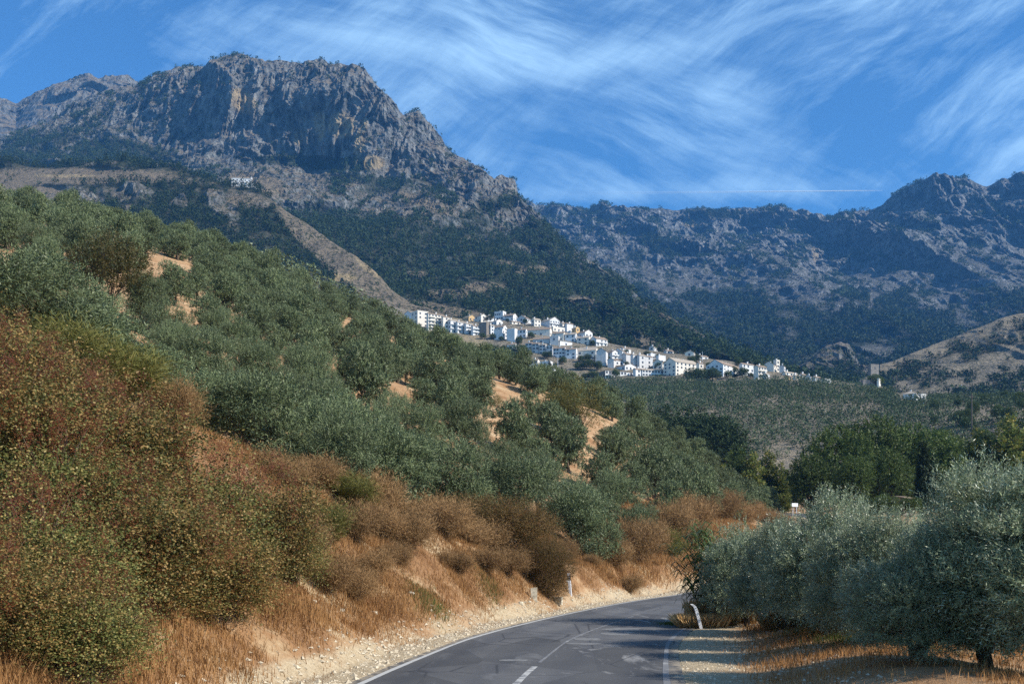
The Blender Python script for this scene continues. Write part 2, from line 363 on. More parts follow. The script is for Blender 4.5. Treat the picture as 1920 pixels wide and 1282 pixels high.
# --- spur in front of the massif, with the meadow and the hermitage
st_ = [(-420, 335, 1620), (-200, 328, 1600), (0, 322, 1560), (100, 320, 1540), (150, 315, 1530), (210, 312, 1520), (260, 314, 1510), (330, 327, 1500), (360, 338, 1490), (400, 352, 1470),
       (432, 364, 1450), (485, 367, 1440), (500, 382, 1420), (520, 396, 1400), (560, 424, 1360), (600, 450, 1320), (640, 473, 1280), (680, 503, 1240), (705, 522, 1210), (730, 545, 1180), (770, 572, 1150), (840, 600, 1110)]
sm = [(-420, 395, 1380), (0, 372, 1360), (120, 375, 1350), (260, 372, 1340), (400, 405, 1300), (500, 440, 1260), (600, 500, 1180), (700, 560, 1100), (840, 620, 1050)]
sf = [(-420, 560, 950), (0, 560, 950), (300, 560, 950), (500, 590, 950), (700, 640, 960), (840, 680, 980)]
L = Loft([sf, sm, st_, [(p, q+75, Y+160) for p, q, Y in st_]], -420, 840, 620, [110, 90, 8], jag=2.5, jag_row=2, seed=15)
X0, Y0, Z0, T = L.X.copy(), L.Y.copy(), L.Z.copy(), L.T
w = sst(0.1, 0.6, T)*(1-sst(1.75, 2, T))
meadow = ell(L.PX, L.PY, [(150, 330, 190, 17), (-100, 340, 220, 22), (60, 362, 70, 14)])
outc = ell(L.PX, L.PY, [(155, 385, 46, 16), (250, 372, 44, 14, -3), (415, 395, 40, 20, 35), (60, 390, 60, 18), (335, 388, 18, 10)])
L.push(w*(1-meadow)*(ridged(X0/150+fbm(X0/200, Y0/200, o=2), Z0/200, 0, 4, 5)*22+fbm(X0/40, Y0/40, Z0/40, 4, 7)*8))
L.push(outc*ridged(X0/16, Z0/50, Y0/40, 3, 9)*9); L.Z += outc*9*sst(0, .4, fbm(X0/30, Y0/30, 0, 3, 6)+.2)
L.Z += w*fbm(X0/60, Y0/60, 0, 4, 3)*6*(1-meadow*0.7)
PX, PY = L.PX, HY-(L.Z-CH)/L.Y*F
strip = sst(-6, 8, (PY-np.interp(PX, [480, 520, 600, 700, 760], [366, 394, 447, 518, 570]))*-1+np.interp(PX, [480, 520, 560, 620, 720], [0, 12, 34, 52, 60]))*sst(505, 530, PX)
nf = fbm(PX/34, PY/20, 0, 4, 281)
forest = (1-np.clip(meadow+outc+strip+ell(PX, PY, [(455, 374, 42, 16), (60, 375, 130, 34)]), 0, 1))*sst(-0.42, 0.0, nf+0.12)
L.build('hillside', m_rock, {'forest': forest, 'bare': np.clip(meadow+strip*0.7+ell(PX, PY, [(460, 374, 34, 10)])+0.2, 0, 1), 'scrub': 0.9-0.6*meadow, 'ochre': ell(PX, PY, [(690, 500, 30, 9, 40), (120, 330, 60, 3), (640, 520, 30, 8)])*0.8})
spur, spur_forest = L, forest

# --- dry hill on the right
ht = [(1560, 735, 1180), (1600, 722, 1200), (1640, 702, 1230), (1650, 690, 1250), (1700, 672, 1300), (1760, 648, 1340), (1820, 624, 1380), (1880, 605, 1410), (1920, 595, 1430), (2050, 565, 1450), (2200, 550, 1450), (2600, 560, 1400)]
hm = [(1560, 748, 1000), (1640, 730, 1040), (1700, 715, 1080), (1800, 690, 1120), (1920, 670, 1150), (2200, 640, 1150), (2600, 640, 1150)]
hf = [(1560, 800, 760), (1700, 800, 760), (1920, 800, 720), (2600, 800, 720)]
L = Loft([hf, hm, ht, [(p+0, q+80, Y+260) for p, q, Y in ht]], 1560, 2600, 520, [90, 80, 8], jag=2.5, jag_row=2, seed=25)
X0, Y0, Z0, T = L.X.copy(), L.Y.copy(), L.Z.copy(), L.T
w = sst(0.1, 0.5, T)*(1-sst(1.7, 2, T))
L.push(w*(ridged((X0+Z0)/170+fbm(X0/180, Z0/180, o=2), Z0/260, 0, 4, 35)*42+fbm(X0/40, Y0/40, Z0/30, 4, 7)*9)); L.Z += w*fbm(X0/50, Y0/50, 0, 4, 3)*5
PX, PY = L.PX, HY-(L.Z-CH)/L.Y*F
top = sst(1.35, 1.75, T+0.25*fbm(PX/40, PY/20, 0, 3, 33))
fo = (1-top)*sst(-0.15, 0.3, fbm(PX/32, PY/16, 0, 4, 381)+0.05)
L.build('hill', m_dry, {'forest': fo*0.8, 'bare': 0.3+0.7*top, 'scrub': 1-0.8*top, 'ochre': 0*PX})
dry, dry_forest, dry_top = L, fo, top

# --- hill that carries the village and its olive grove
C0 = [(500, 1090, 330), (2400, 1090, 330)]
C1 = [(500, 800, 560), (1000, 800, 520), (1100, 800, 500), (1500, 838, 450), (1700, 825, 440), (1900, 795, 420), (2400, 790, 400)]
C2 = [(500, 690, 860), (700, 660, 860), (850, 672, 850), (900, 688, 830), (1000, 712, 800), (1100, 716, 790), (1300, 714, 780), (1440, 706, 770), (1560, 716, 760), (1650, 730, 740), (1750, 752, 660), (1850, 757, 600), (1950, 750, 560), (2400, 745, 540)]
C3 = [(500, 620, 980), (700, 606, 960), (800, 626, 940), (900, 645, 910), (1000, 664, 880), (1100, 677, 860), (1200, 690, 840), (1300, 699, 820), (1440, 703, 790), (1560, 714, 780), (1650, 728, 765), (1750, 755, 700), (1850, 775, 640), (1950, 765, 620), (2400, 770, 600)]
C4 = [(500, 570, 1100), (700, 570, 1080), (800, 590, 1050), (900, 598, 1040), (1000, 606, 1030), (1100, 636, 980), (1200, 656, 940), (1300, 668, 900), (1440, 695, 830), (1560, 722, 810), (1650, 748, 800), (1750, 790, 760), (2400, 830, 700)]
C5 = [(500, 590, 1200), (700, 590, 1180), (800, 600, 1150), (900, 602, 1150), (1000, 620, 1130), (1100, 650, 1080), (1200, 670, 1040), (1300, 690, 1000), (1440, 730, 930), (1560, 770, 900), (2400, 870, 800)]
V_ = Loft([C0, C1, C2, C3, C4, C5], 500, 2400, 950, [60, 120, 50, 50, 12], seed=5)
X0, Y0 = V_.X.copy(), V_.Y.copy()
V_.Z += fbm(X0/45, Y0/45, 0, 4, 3)*2.2*sst(0, 1, V_.T)
PX, PY = V_.PX, HY-(V_.Z-CH)/V_.Y*F; V_.PY = PY
grove = ((V_.T > 0.15) & (V_.T < 2.02+0*PX)).astype(float)
m_groveground = slopemat('grove soil', (0.28, 0.24, 0.19), (0.36, 0.31, 0.24), (0.33, 0.27, 0.19), (0.07, 0.075, 0.04), 3.0)
V_.build('hillside', m_groveground, {'forest': ell(PX, PY, [(1350, 640, 0.1, 0.1)]), 'bare': np.clip(ell(PX, PY, [(880, 632, 40, 18, 20), (1065, 696, 30, 5, 5), (1060, 703, 30, 8), (830, 590, 60, 10, 5)])+0.4, 0, 1), 'scrub': 0.35+0.6*sst(2.0, 2.2, V_.T), 'ochre': ell(PX, PY, [(890, 640, 34, 12, 20), (845, 592, 40, 7, 8), (1010, 637, 26, 3)])*0.6})
def spur_pt(px, t_=1.9):
    j = int(np.argmin(np.abs(spur.px-px))); i = int(np.argmin(np.abs(spur.T[:, j]-t_))); return spur.X[i, j], spur.Y[i, j], spur.Z[i, j]
def hill_hit(px, py):
    j = int(np.clip(np.searchsorted(V_.px, px), 1, len(V_.px)-1))
    col = V_.PY[:, j]; ok = np.where(col <= py)[0]
    i = ok[0] if len(ok) else int(np.argmin(col)); i = max(i, 1)
    a = (col[i-1]-py)/(col[i-1]-col[i]+1e-9); a = min(max(a, 0), 1)
    Y = V_.Y[i-1, j]*(1-a)+V_.Y[i, j]*a
    return Y
def hill_z(x, y):
    px = CX+F*x/y; j = int(np.clip(round((px-500)/1900*949), 0, 949)); return float(np.interp(y, V_.Y[:, j], V_.Z[:, j]))
# ------------------------------------------------------------------ road line
cl_pts = np.array([(-2.6, -14), (-1.9, 0), (-1.15, 10), (0.05, 20.8), (0.75, 26), (1.7, 32), (3.4, 39), (5.7, 47), (8.6, 56), (12.1, 65), (16.4, 75), (21.5, 86), (27.5, 100), (34, 118), (40, 138), (44.5, 155), (46.3, 168), (45.6, 182), (42, 196), (34, 210), (24, 224)], float)
def catmull(p, step=0.5):
    out = []
    for i in range(len(p)-1):
        p0, p1, p2, p3 = p[max(i-1, 0)], p[i], p[i+1], p[min(i+2, len(p)-1)]
        n = max(2, int(np.linalg.norm(p2-p1)/step))
        t = (np.arange(n)/n)[:, None]
        out.append(0.5*((2*p1)+(-p0+p2)*t+(2*p0-5*p1+4*p2-p3)*t*t+(-p0+3*p1-3*p2+p3)*t**3))
    out.append(p[-1:]); return np.vstack(out)
CLN = catmull(cl_pts)
seg = np.linalg.norm(np.diff(CLN, axis=0), axis=1); CS = np.concatenate([[0], np.cumsum(seg)])
CT = np.gradient(CLN, axis=0); CT /= np.linalg.norm(CT, axis=1)[:, None]
CN = np.stack([CT[:, 1], -CT[:, 0]], -1)          # to the right
ZR = np.interp(CLN[:, 1], [-20, 66, 80, 100, 130, 160, 185, 210, 230], [0, 0, .35, 1.6, 4.8, 7.6, 9.3, 10.6, 11])
ZR[CS > CS[np.argmax(CLN[:, 0])]] = np.interp(CS[CS > CS[np.argmax(CLN[:, 0])]]-CS[np.argmax(CLN[:, 0])], [0, 20, 60], [8.3, 9.6, 11.5])
def road_frame(x, y):
    x = np.asarray(x, float).ravel(); y = np.asarray(y, float).ravel()
    d = np.empty(len(x)); zr = np.empty(len(x))
    for a in range(0, len(x), 20000):
        xx, yy = x[a:a+20000, None], y[a:a+20000, None]
        k = np.argmin((xx-CLN[None, :, 0])**2+(yy-CLN[None, :, 1])**2, axis=1)
        dx, dy = xx[:, 0]-CLN[k, 0], yy[:, 0]-CLN[k, 1]
        lat = dx*CN[k, 0]+dy*CN[k, 1]; al = dx*CT[k, 0]+dy*CT[k, 1]
        far = np.hypot(dx, dy)
        d[a:a+20000] = np.where(np.abs(al) > 1.5, np.sign(lat+1e-9)*far, lat); zr[a:a+20000] = ZR[k]
    return d, zr
# ------------------------------------------------------------------ near terrain
ctl_px = [(60, 660, 28), (300, 790, 36), (420, 850, 42), (560, 925, 48), (680, 960, 52), (780, 985, 57), (900, 1005, 61), (1000, 1025, 64), (1140, 1028, 76), (1240, 950, 105), (1300, 955, 125), (1372, 955, 138), (1440, 990, 145), (1475, 990, 152), (1420, 990, 130), (1400, 985, 120),
          (1075, 815, 112), (1190, 812, 145), (1300, 875, 165), (1365, 925, 172), (1000, 776, 132), (930, 788, 122), (810, 748, 125), (740, 650, 150), (650, 625, 158),
          (560, 775, 78), (340, 665, 75), (420, 568, 120), (380, 550, 126), (310, 505, 132), (210, 595, 76), (60, 442, 122), (120, 470, 112), (0, 560, 62), (800, 850, 84), (1000, 900, 88), (1150, 900, 110),
          (545, 532, 205), (700, 606, 205), (850, 702, 200), (955, 752, 190), (1100, 808, 182), (1020, 780, 186), (300, 462, 178), (100, 408, 165), (-100, 400, 150), (-300, 420, 120), (-200, 560, 60), (-100, 640, 34)]
pts = [P(*c) for c in ctl_px]
pts += [(-40, 300, 34), (-90, 300, 38), (-10, 290, 22), (25, 270, 13), (-130, 250, 40), (-20, 250, 38), (8, 240, 25), (-16, 14, 6.5), (-14, 4, 6), (-30, 10, 9), (-60, 30, 18), (-30, 30, 10.5),
        (8, 8, 0.1), (14, 20, -.1), (20, 35, -.3), (10, 24, 0), (14, 50, -.2), (25, 60, -.2), (30, 80, 0.2), (50, 40, -.5), (36, 100, 1.4), (48, 130, 4), (54, 160, 7.2), (52, 185, 9.4), (40, 215, 10.8), (60, 220, 10.2), (80, 180, 8),
        (100, 230, 11), (100, 110, 3), (80, 300, 16), (140, 300, 18), (30, 320, 14), (0, 360, 12), (-60, 400, 14), (60, 400, 24), (160, 400, 26), (200, 200, 10), (150, 60, 0), (34, 200, 10.2), (30, 172, 9.6), (40, 175, 7.9), (38, 186, 8.6), (37, 160, 6.8)]
CP = np.array(pts, float)
def _U(r2): return np.where(r2 > 0, r2*np.log(r2+1e-12), 0)
def tps_fit(C, lam=60.0):
    n = len(C); q = C[:, :2]/100
    K = _U(((q[:, None]-q[None])**2).sum(-1))+np.eye(n)*lam*1e-4
    Pm = np.hstack([np.ones((n, 1)), q]); A = np.zeros((n+3, n+3)); A[:n, :n] = K; A[:n, n:] = Pm; A[n:, :n] = Pm.T
    return np.linalg.solve(A, np.concatenate([C[:, 2], [0, 0, 0]]))
TW = tps_fit(CP)
def tps(x, y):
    q = np.stack([x, y], -1)/100; out = np.empty(len(q)); c = CP[:, :2]/100
    for a in range(0, len(q), 20000):
        s = q[a:a+20000]
        out[a:a+20000] = _U(((s[:, None]-c[None])**2).sum(-1))@TW[:len(c)]+TW[len(c)]+s@TW[len(c)+1:]
    return out
def height(x, y, parts=False):
    x = np.asarray(x, float).ravel(); y = np.asarray(y, float).ravel()
    z = tps(x, y)+fbm(x/14, y/14, 0, 3, 4)*0.5*sst(30, 80, y)+fbm(x/5, y/5, 0, 3, 6)*0.12
    d, zr = road_frame(x, y); dl = -d
    gul = ridged(x/3.2+fbm(x/6, y/6, 0, 2, 3), y/3.2, z/8, 3, 12)
    bk = np.clip(dl-4.15-0.5*fbm(x/5, y/5, 0, 2, 61), 0, None)
    bank = bk*(0.66+0.34*sst(26, 48, y))+sst(0, 2.5, bk)*(gul*0.45+fbm(x/1.3, y/1.3, 0, 3, 31)*0.22)
    zl = np.minimum(z, zr+bank); s = sst(3.4, 4.3, dl)
    left = zr*(1-s)+np.maximum(zl, zr-0.1)*s
    rside = zr*(1-sst(4.5, 9, d))+z*sst(4.5, 9, d)
    h = np.where(d < 0, left, rside)
    h = h+fbm(x/0.5, y/0.5, 0, 3, 51)*0.03*sst(3.1, 3.8, np.abs(d))-0.045*(1-sst(2.95, 3.25, np.abs(d)))
    if parts:
        isbank = (d < 0)*sst(0.3, 0.8, bk)*(zr+bank < z+0.6)
        return h, d, isbank
    return h
g_px = np.concatenate([np.arange(-2400, -300, 30), np.arange(-300, 2200, 6.0), np.arange(2200, 4600, 30)])
g_Y = np.geomspace(7, 440, 640)
gp, gy = np.meshgrid(g_px, g_Y); gx = (gp-CX)/F*gy
gh, gd, gb = height(gx, gy, True)
gh = gh.reshape(gx.shape); gd = gd.reshape(gx.shape); gb = gb.reshape(gx.shape)
# the same sheet goes on, low, to the horizon
exY = np.array([700, 1500, 3000, 5600.0]); exX = (g_px-CX)/F
# sink the part that runs under the village hill
X_ = np.vstack([gx, exX[None]*exY[:, None]]); Y_ = np.vstack([gy, np.repeat(exY[:, None], len(g_px), 1)])
Z_ = np.vstack([gh, np.full((4, len(g_px)), -4.0)])
lowpx = np.clip((gp-1000)/200, 0, 1)
nr, nc = X_.shape; i = np.arange(nr-1)[:, None]*nc; j = np.arange(nc-1)[None]
gf = np.stack([i+j, i+j+1, i+nc+j+1, i+nc+j], -1).reshape(-1, 4)
pad = np.zeros((4, nc))
verge = (1-sst(0.1, 0.6, gb))*(1-sst(4.0, 5.4, np.abs(gd)+fbm(gx/1.5, gy/1.5, 0, 3, 9)*1.2))
t = NT('ground'); p = t.pos()
n1 = t.noise(0.5, 8, p, 0.6); n2 = t.noise(6, 6, p, 0.65); n3 = t.noise(40, 3, p)
earth = t.ramp(n1, [(0.3, (0.27, 0.14, 0.065)), (0.5, (0.40, 0.245, 0.13)), (0.7, (0.52, 0.37, 0.22))])
bankc = t.ramp(n1, [(0.32, (0.20, 0.10, 0.045)), (0.5, (0.33, 0.185, 0.09)), (0.66, (0.52, 0.39, 0.23))])
sand = t.ramp(n2, [(0.3, (0.36, 0.27, 0.16)), (0.7, (0.56, 0.46, 0.31))])
c = t.mix(t.attr('bank'), earth, bankc)
c = t.mix(t.math('MULTIPLY', t.attr('verge'), t.ramp(n1, [(0.3, 0.6), (0.5, 1.0)])), c, sand)
c = t.mix(t.ramp(n3, [(0.35, 0.35), (0.55, 0.0)]), c, (0.13, 0.08, 0.04))
h = t.math('ADD', n2, t.math('MULTIPLY', n3, 0.4))
m_ground = t.finish(c, 0.95, 0.1, t.bump(h, 0.7, 0.12))
V = np.stack([X_, Y_, Z_], -1).reshape(-1, 3)
o = obj('ground', mesh('ground', V, [gf], [m_ground], None, {'bank': np.vstack([gb, pad]).ravel(), 'verge': np.vstack([verge, pad]).ravel()}, True))
tag(o, kind='structure')
# ------------------------------------------------------------------ road
t = NT('asphalt'); p = t.pos()
a1 = t.noise(0.35, 6, p, 0.6); a2 = t.noise(60, 4, p, 0.7); a3 = t.noise(1.1, 8, t.scl(p, (1.0, 0.28, 1)), 0.65, 0.6)
c = t.ramp(a1, [(0.3, (0.088, 0.085, 0.082)), (0.7, (0.126, 0.122, 0.117))])
c = t.mix(t.ramp(a2, [(0.35, 0.5), (0.6, 0.0)]), c, (0.055, 0.056, 0.06))
c = t.mix(t.ramp(a2, [(0.6, 0.0), (0.75, 0.4)]), c, (0.24, 0.24, 0.235))
wornm = t.math('MULTIPLY', t.ramp(a3, [(0.56, 0.0), (0.66, 1.0)]), t.attr('wear'))
trk = t.math('MULTIPLY', t.attr('track'), t.ramp(t.noise(0.6, 5, t.scl(p, (1, .25, 1)), .6), [(0.3, 0.25), (0.7, 0.8)]))
c = t.mix(trk, c, (0.062, 0.063, 0.068))
pat = t.ramp(t.n('ShaderNodeTexVoronoi', {'Vector': t.scl(p, (0.45, 0.16, 1)), 'Scale': 1.0}).outputs['Color'], [(0.0, 0.62), (1.0, 1.3)])
c = t.mix(1.0, c, pat, 'MULTIPLY')
c = t.mix(wornm, c, (0.25, 0.24, 0.225))
c = t.mix(t.math('MULTIPLY', t.attr('edge'), t.ramp(t.noise(3, 6, p, 0.7), [(0.4, 0.0), (0.62, 1.0)])), c, (0.42, 0.34, 0.23))
v = t.n('ShaderNodeTexVoronoi', {'Vector': t.scl(t.n('ShaderNodeVectorMath', {0: p, 1: t.n('ShaderNodeTexNoise', {'Scale': 1.5, 'Detail': 4.0}).outputs['Color']}, operation='ADD').outputs[0], (0.55, 0.3, 1)), 'Scale': 1.0}, feature='DISTANCE_TO_EDGE')
crack = t.math('MULTIPLY', t.ramp(v.outputs['Distance'], [(0.0, 1.0), (0.02, 0.0)]), t.ramp(t.noise(0.2, 3, p), [(0.45, 0.0), (0.52, 0.85)]))
c = t.mix(crack, c, (0.03, 0.03, 0.032))
m_asph = t.finish(c, 0.8, 0.3, t.bump(a2, 0.35, 0.02))
def strip(name, o0, o1, dz, mat, s0=0, s1=1e9, wob=0.0, attrs=None, nn=13, edge=0.0, seed=0):
    k = (CS >= s0) & (CS <= s1); C_, N_, Zc, S = CLN[k], CN[k], ZR[k], CS[k]
    us = np.linspace(0, 1, nn)
    e0 = o0+edge*fbm(S/2.2, 0*S, 0, 4, seed+3)+wob*fbm(S/9, 0*S, 0, 2, seed); e1 = o1+edge*fbm(S/2.2, 0*S+9, 0, 4, seed+5)+wob*fbm(S/9, 0*S, 0, 2, seed)
    off = e0[:, None]*(1-us)+e1[:, None]*us
    V = np.stack([C_[:, 0, None]+N_[:, 0, None]*off, C_[:, 1, None]+N_[:, 1, None]*off, np.repeat((Zc+dz)[:, None], nn, 1)], -1)
    n = len(C_); i = np.arange(n-1)[:, None]*nn; j = np.arange(nn-1)[None]
    f = np.stack([i+j, i+j+1, i+nn+j+1, i+nn+j], -1).reshape(-1, 4)
    at = {kk: fn(off, S[:, None]+0*off).ravel() for kk, fn in (attrs or {}).items()}
    me = mesh(name, V.reshape(-1, 3), [f], [mat], None, at, True)
    return tag(obj(name, me), kind='structure')
strip('road', -3.12, 3.12, 0.0, m_asph, nn=41, edge=0.07, attrs={'track': lambda o, s: np.maximum(np.maximum(np.exp(-((o-.75)/.28)**2), np.exp(-((o-2.25)/.28)**2)), np.maximum(np.exp(-((o+.75)/.28)**2), np.exp(-((o+2.2)/.28)**2))), 'wear': lambda o, s: np.exp(-((o-1.4)/1.3)**2)*1.0+0.15, 'edge': lambda o, s: sst(2.75, 3.12, np.abs(o))})
def paint(name, amt):
    t = NT(name); p = t.pos(); f = t.noise(2.2, 8, p, 0.75); f2 = t.noise(45, 3, p)
    k = t.ramp(t.math('ADD', t.math('MULTIPLY', f, 0.8), t.math('MULTIPLY', f2, 0.2)), [(0.5-amt*0.25, 1.0), (0.56-amt*0.1, 0.12)])
    return t.finish(t.mix(k, (0.12, 0.12, 0.125), (0.42, 0.41, 0.38)), 0.8, 0.3)
s20 = CS[np.argmin(np.abs(CLN[:, 1]-4))]; s90 = CS[np.argmin(np.abs(CLN[:, 1]-96))]
strip('road_marking', -2.94, -2.82, 0.005, paint('worn edge paint', -0.35), s20, s90, nn=3, edge=0.02, wob=.03)
strip('road_marking', 2.72, 2.84, 0.005, paint('worn right paint', 0.8), s20, s90, nn=3, edge=0.03, wob=.05)
def s_at(y): return CS[np.argmin(np.abs(CLN[:, 1]-y))]
strip('road_marking', -0.05, 0.07, 0.005, paint('worn centre paint', 0.1), s_at(4), s_at(24), nn=3, edge=0.03)
strip('road_marking', -0.03, 0.05, 0.005, paint('faint centre paint', 0.78), s_at(25), s_at(44), nn=3, edge=0.04)
# patches where the old surface flaked
tt = NT('flaked asphalt'); pp = tt.pos(); m_flake = tt.finish(tt.ramp(tt.noise(9, 6, pp), [(0.35, (0.12, 0.12, 0.12)), (0.65, (0.215, 0.21, 0.20))]), 0.9, 0.2)
def road_pt(Yq, off):
    k = np.argmin(np.abs(CLN[:, 1]-Yq)); return CLN[k]+CN[k]*off, ZR[k], math.atan2(CT[k, 0], CT[k, 1])
for n_, (yy, off, a, b) in enumerate([(25.6, -0.6, .34, .26), (32.2, .45, .42, .5), (34.3, .95, .5, .9), (36.2, .9, .6, .8), (30.6, .6, .5, .3)]):
    c_, z_, an = road_pt(yy, off); k = 40; th = np.arange(k)/k*2*math.pi
    rr_ = 1+0.45*fbm(np.cos(th)*1.7+n_*9, np.sin(th)*1.7, 0, 4, 5)
    V = [(c_[0]+a*rr_[q]*math.cos(th[q]), c_[1]+b*rr_[q]*math.sin(th[q]), z_+0.004) for q in range(k)]
    tag(obj('road_patch', mesh('road_patch', V, [np.arange(k)[None]], [m_flake])), kind='structure')
# ------------------------------------------------------------------ pebbles on the verges (uncountable)
def stones(name, n, fn, mat, smin, smax, seed):
    r_ = np.random.default_rng(seed); x, y = fn(r_, n); z = height(x, y)
    s = smin+(smax-smin)*r_.random(n)**3
    B = np.array([(1, 0, 0), (-1, 0, 0), (0, 1, 0), (0, -1, 0), (0, 0, 1), (0, 0, -.6)], float)
    Fc = np.array([(0, 2, 4), (2, 1, 4), (1, 3, 4), (3, 0, 4), (2, 0, 5), (1, 2, 5), (3, 1, 5), (0, 3, 5)])
    V = B[None]*(0.6+0.8*r_.random((n, 6, 1)))*s[:, None, None]*np.array([1, 1, 0.65])
    a = r_.random(n)*6.28; ca, sa = np.cos(a)[:, None], np.sin(a)[:, None]
    V = np.stack([V[..., 0]*ca-V[..., 1]*sa, V[..., 0]*sa+V[..., 1]*ca, V[..., 2]], -1)+np.stack([x, y, z], -1)[:, None]
    T_ = (Fc[None]+np.arange(n)[:, None, None]*6).reshape(-1, 3)
    return mesh(name, V.reshape(-1, 3), [T_], [mat], None, {'rnd': np.repeat(r_.random(n), 6)})
def along(r_, n, lo, hi, y0=10, y1=90):
    k = r_.integers(np.argmin(np.abs(CLN[:, 1]-y0)), np.argmin(np.abs(CLN[:, 1]-y1)), n)
    o_ = lo+(hi-lo)*r_.random(n); q = CLN[k]+CN[k]*o_[:, None]+r_.normal(0, .2, (n, 2)); return q[:, 0], q[:, 1]
m_stone = plain('pale stones', (0.5, 0.42, 0.3), 0.9, 0.2, 0.2, 20)
tag(obj('gravel', stones('gravel', 7000, lambda r_, n: along(r_, n, -4.7, -3.2), m_stone, .01, .09, 3)), 'loose pale pebbles scattered along the left road edge', 'gravel', kind='stuff')
tag(obj('gravel', stones('gravel', 5000, lambda r_, n: along(r_, n, 3.1, 6.5, 10, 60), m_stone, .01, .06, 4)), 'fine pale pebbles on the sandy right verge', 'gravel', kind='stuff')
# ------------------------------------------------------------------ foliage builders
def unit(v): return v/(np.linalg.norm(v, axis=-1, keepdims=True)+1e-9)
def crown(seed, lobes, nleaf, L, W, spray=10, spl=0.35, up=0.6, inner=0.55, droop=0.0, jit=0.35, rounded=False, facing=0.45):
    """lobes: (x,y,z,rx,rz). Leaves set along short twigs that leave the lobes' shells. Returns V,Q,rnd"""
    r_ = np.random.default_rng(seed); lobes = np.array(lobes, float)
    ns = max(1, nleaf//spray)
    w = lobes[:, 3]**2*lobes[:, 4]**0.5; k = r_.choice(len(lobes), ns, p=w/w.sum()); lb = lobes[k]
    d = unit(r_.normal(size=(ns, 3))); rad = inner+(1-inner)*r_.random(ns)**0.45
    bump_ = 1+0.34*fbm(d[:, 0]*2.2+lb[:, 0]*3, d[:, 1]*2.2+lb[:, 1]*3, d[:, 2]*2.2, 3, seed % 50)
    S = np.stack([lb[:, 3], lb[:, 3], lb[:, 4]], -1)
    base = lb[:, :3]+d*S*(rad*bump_)[:, None]
    ax = unit(d*0.9+np.array([0, 0, up])+r_.normal(size=(ns, 3))*jit-np.array([0, 0, 1.0])*(droop*(d[:, 2] < -0.1))[:, None])
    ln = spl*(0.5+r_.random(ns))
    t = (np.arange(spray)/spray)[None, :, None]
    side = unit(np.cross(ax, r_.normal(size=(ns, 3))))
    ang = r_.random((ns, 1))*6.28+np.arange(spray)[None]*2.4
    o2 = np.cross(ax, side)
    sd = side[:, None]*np.cos(ang)[..., None]+o2[:, None]*np.sin(ang)[..., None]
    p0 = base[:, None]+ax[:, None]*ln[:, None, None]*t
    ld = unit(ax[:, None]*0.75+sd*0.8+r_.normal(size=p0.shape)*0.15)
    wd = unit(np.cross(ld, d[:, None]+np.array([0, 0, .25])+r_.normal(size=p0.shape)*facing))
    l = (L*(0.65+0.7*r_.random((ns, spray))))[..., None]; wv = wd*(W*0.5)
    if rounded: V = np.stack([p0, p0+ld*l*.5+wv, p0+ld*l, p0+ld*l*.5-wv], 2)
    else: V = np.stack([p0, p0+ld*l*.45+wv, p0+ld*l, p0+ld*l*.45-wv], 2)
    V = V.reshape(-1, 3); Q = np.arange(len(V)).reshape(-1, 4)
    rv = np.clip(np.repeat(r_.random(ns), spray)*0.55+0.45*r_.random(ns*spray), 0, 1)
    return V, Q, np.repeat(rv, 4)
def crown_mesh(name, mat, *a, **k):
    V, Q, r = crown(*a, **k); return mesh(name, V, [Q], [mat], None, {'rnd': r})
def trunk_mesh(seed, lobes, H0, r0, mat, stems=2, sides=7, spread=0.25, name='trunk'):
    r_ = np.random.default_rng(seed); g = G(); lobes = np.array(lobes, float)
    tips = []
    for s in range(stems):
        a = r_.random()*6.28; k = 7; tt = np.linspace(0, 1, k)
        x = spread*np.cos(a)*tt**0.7+r_.normal(0, .05, k)*tt; y = spread*np.sin(a)*tt**0.7+r_.normal(0, .05, k)*tt
        pts_ = np.stack([x, y, -0.25+tt*(H0+0.25)], -1); rad = r0*(1.0/np.sqrt(stems))*(1.45-0.95*tt**0.5)*(1+0.12*r_.normal(size=k))
        g.tube(pts_, rad, sides); tips.append((pts_[-1], rad[-1]))
    for i, l in enumerate(lobes):
        b, rb = tips[i % stems]; e = l[:3]; k = 6; tt = np.linspace(0, 1, k)[:, None]
        mid = b*(1-tt)+e*tt+np.array([0, 0, -0.25])*np.sin(tt*math.pi)*np.linalg.norm(e-b)*0.5+r_.normal(0, 0.06, (k, 3))*np.sin(tt*math.pi)
        g.tube(mid, rb*0.62*(1-0.82*tt[:, 0]), 5)
        for q in range(2):
            d = unit(r_.normal(size=3)+np.array([0, 0, .4])); s_ = mid[3]
            g.tube([s_, s_+d*l[3]*.5, s_+d*l[3]*.9+np.array([0, 0, .1])], [rb*.25, rb*.15, rb*.04], 4)
    return g.mesh(name, [mat], True)
def olive_lobes(seed, Rr=2.3, H=4.2, n=9, low=0.9):
    r_ = np.random.default_rng(seed); out = [(0, 0, H*0.68, Rr*0.5, H*0.27)]
    for i in range(n):
        a = i/n*6.28*1.62+r_.random()*0.8; rr = Rr*(0.42+0.24*r_.random()); z = low+0.75+(H-low-1.5)*r_.random()
        rr *= 1-0.35*max(0, (z/H-0.55))*1.6
        out.append((rr*math.cos(a), rr*math.sin(a), z, Rr*(0.32+0.14*r_.random()), H*(0.15+0.07*r_.random())))
    return out
m_bark = plain('olive bark', (0.10, 0.078, 0.055), 0.95, 0.1, 0.25, 6)
m_olive = leafmat('olive leaves', (0.046, 0.074, 0.028), (0.34, 0.385, 0.21), (0.38, 0.42, 0.29), 0.16, 0.38, 0.7)
m_olive2 = leafmat('hill olive leaves', (0.020, 0.038, 0.013), (0.20, 0.235, 0.105), (0.15, 0.185, 0.10), 0.1, 0.45, 0.4)
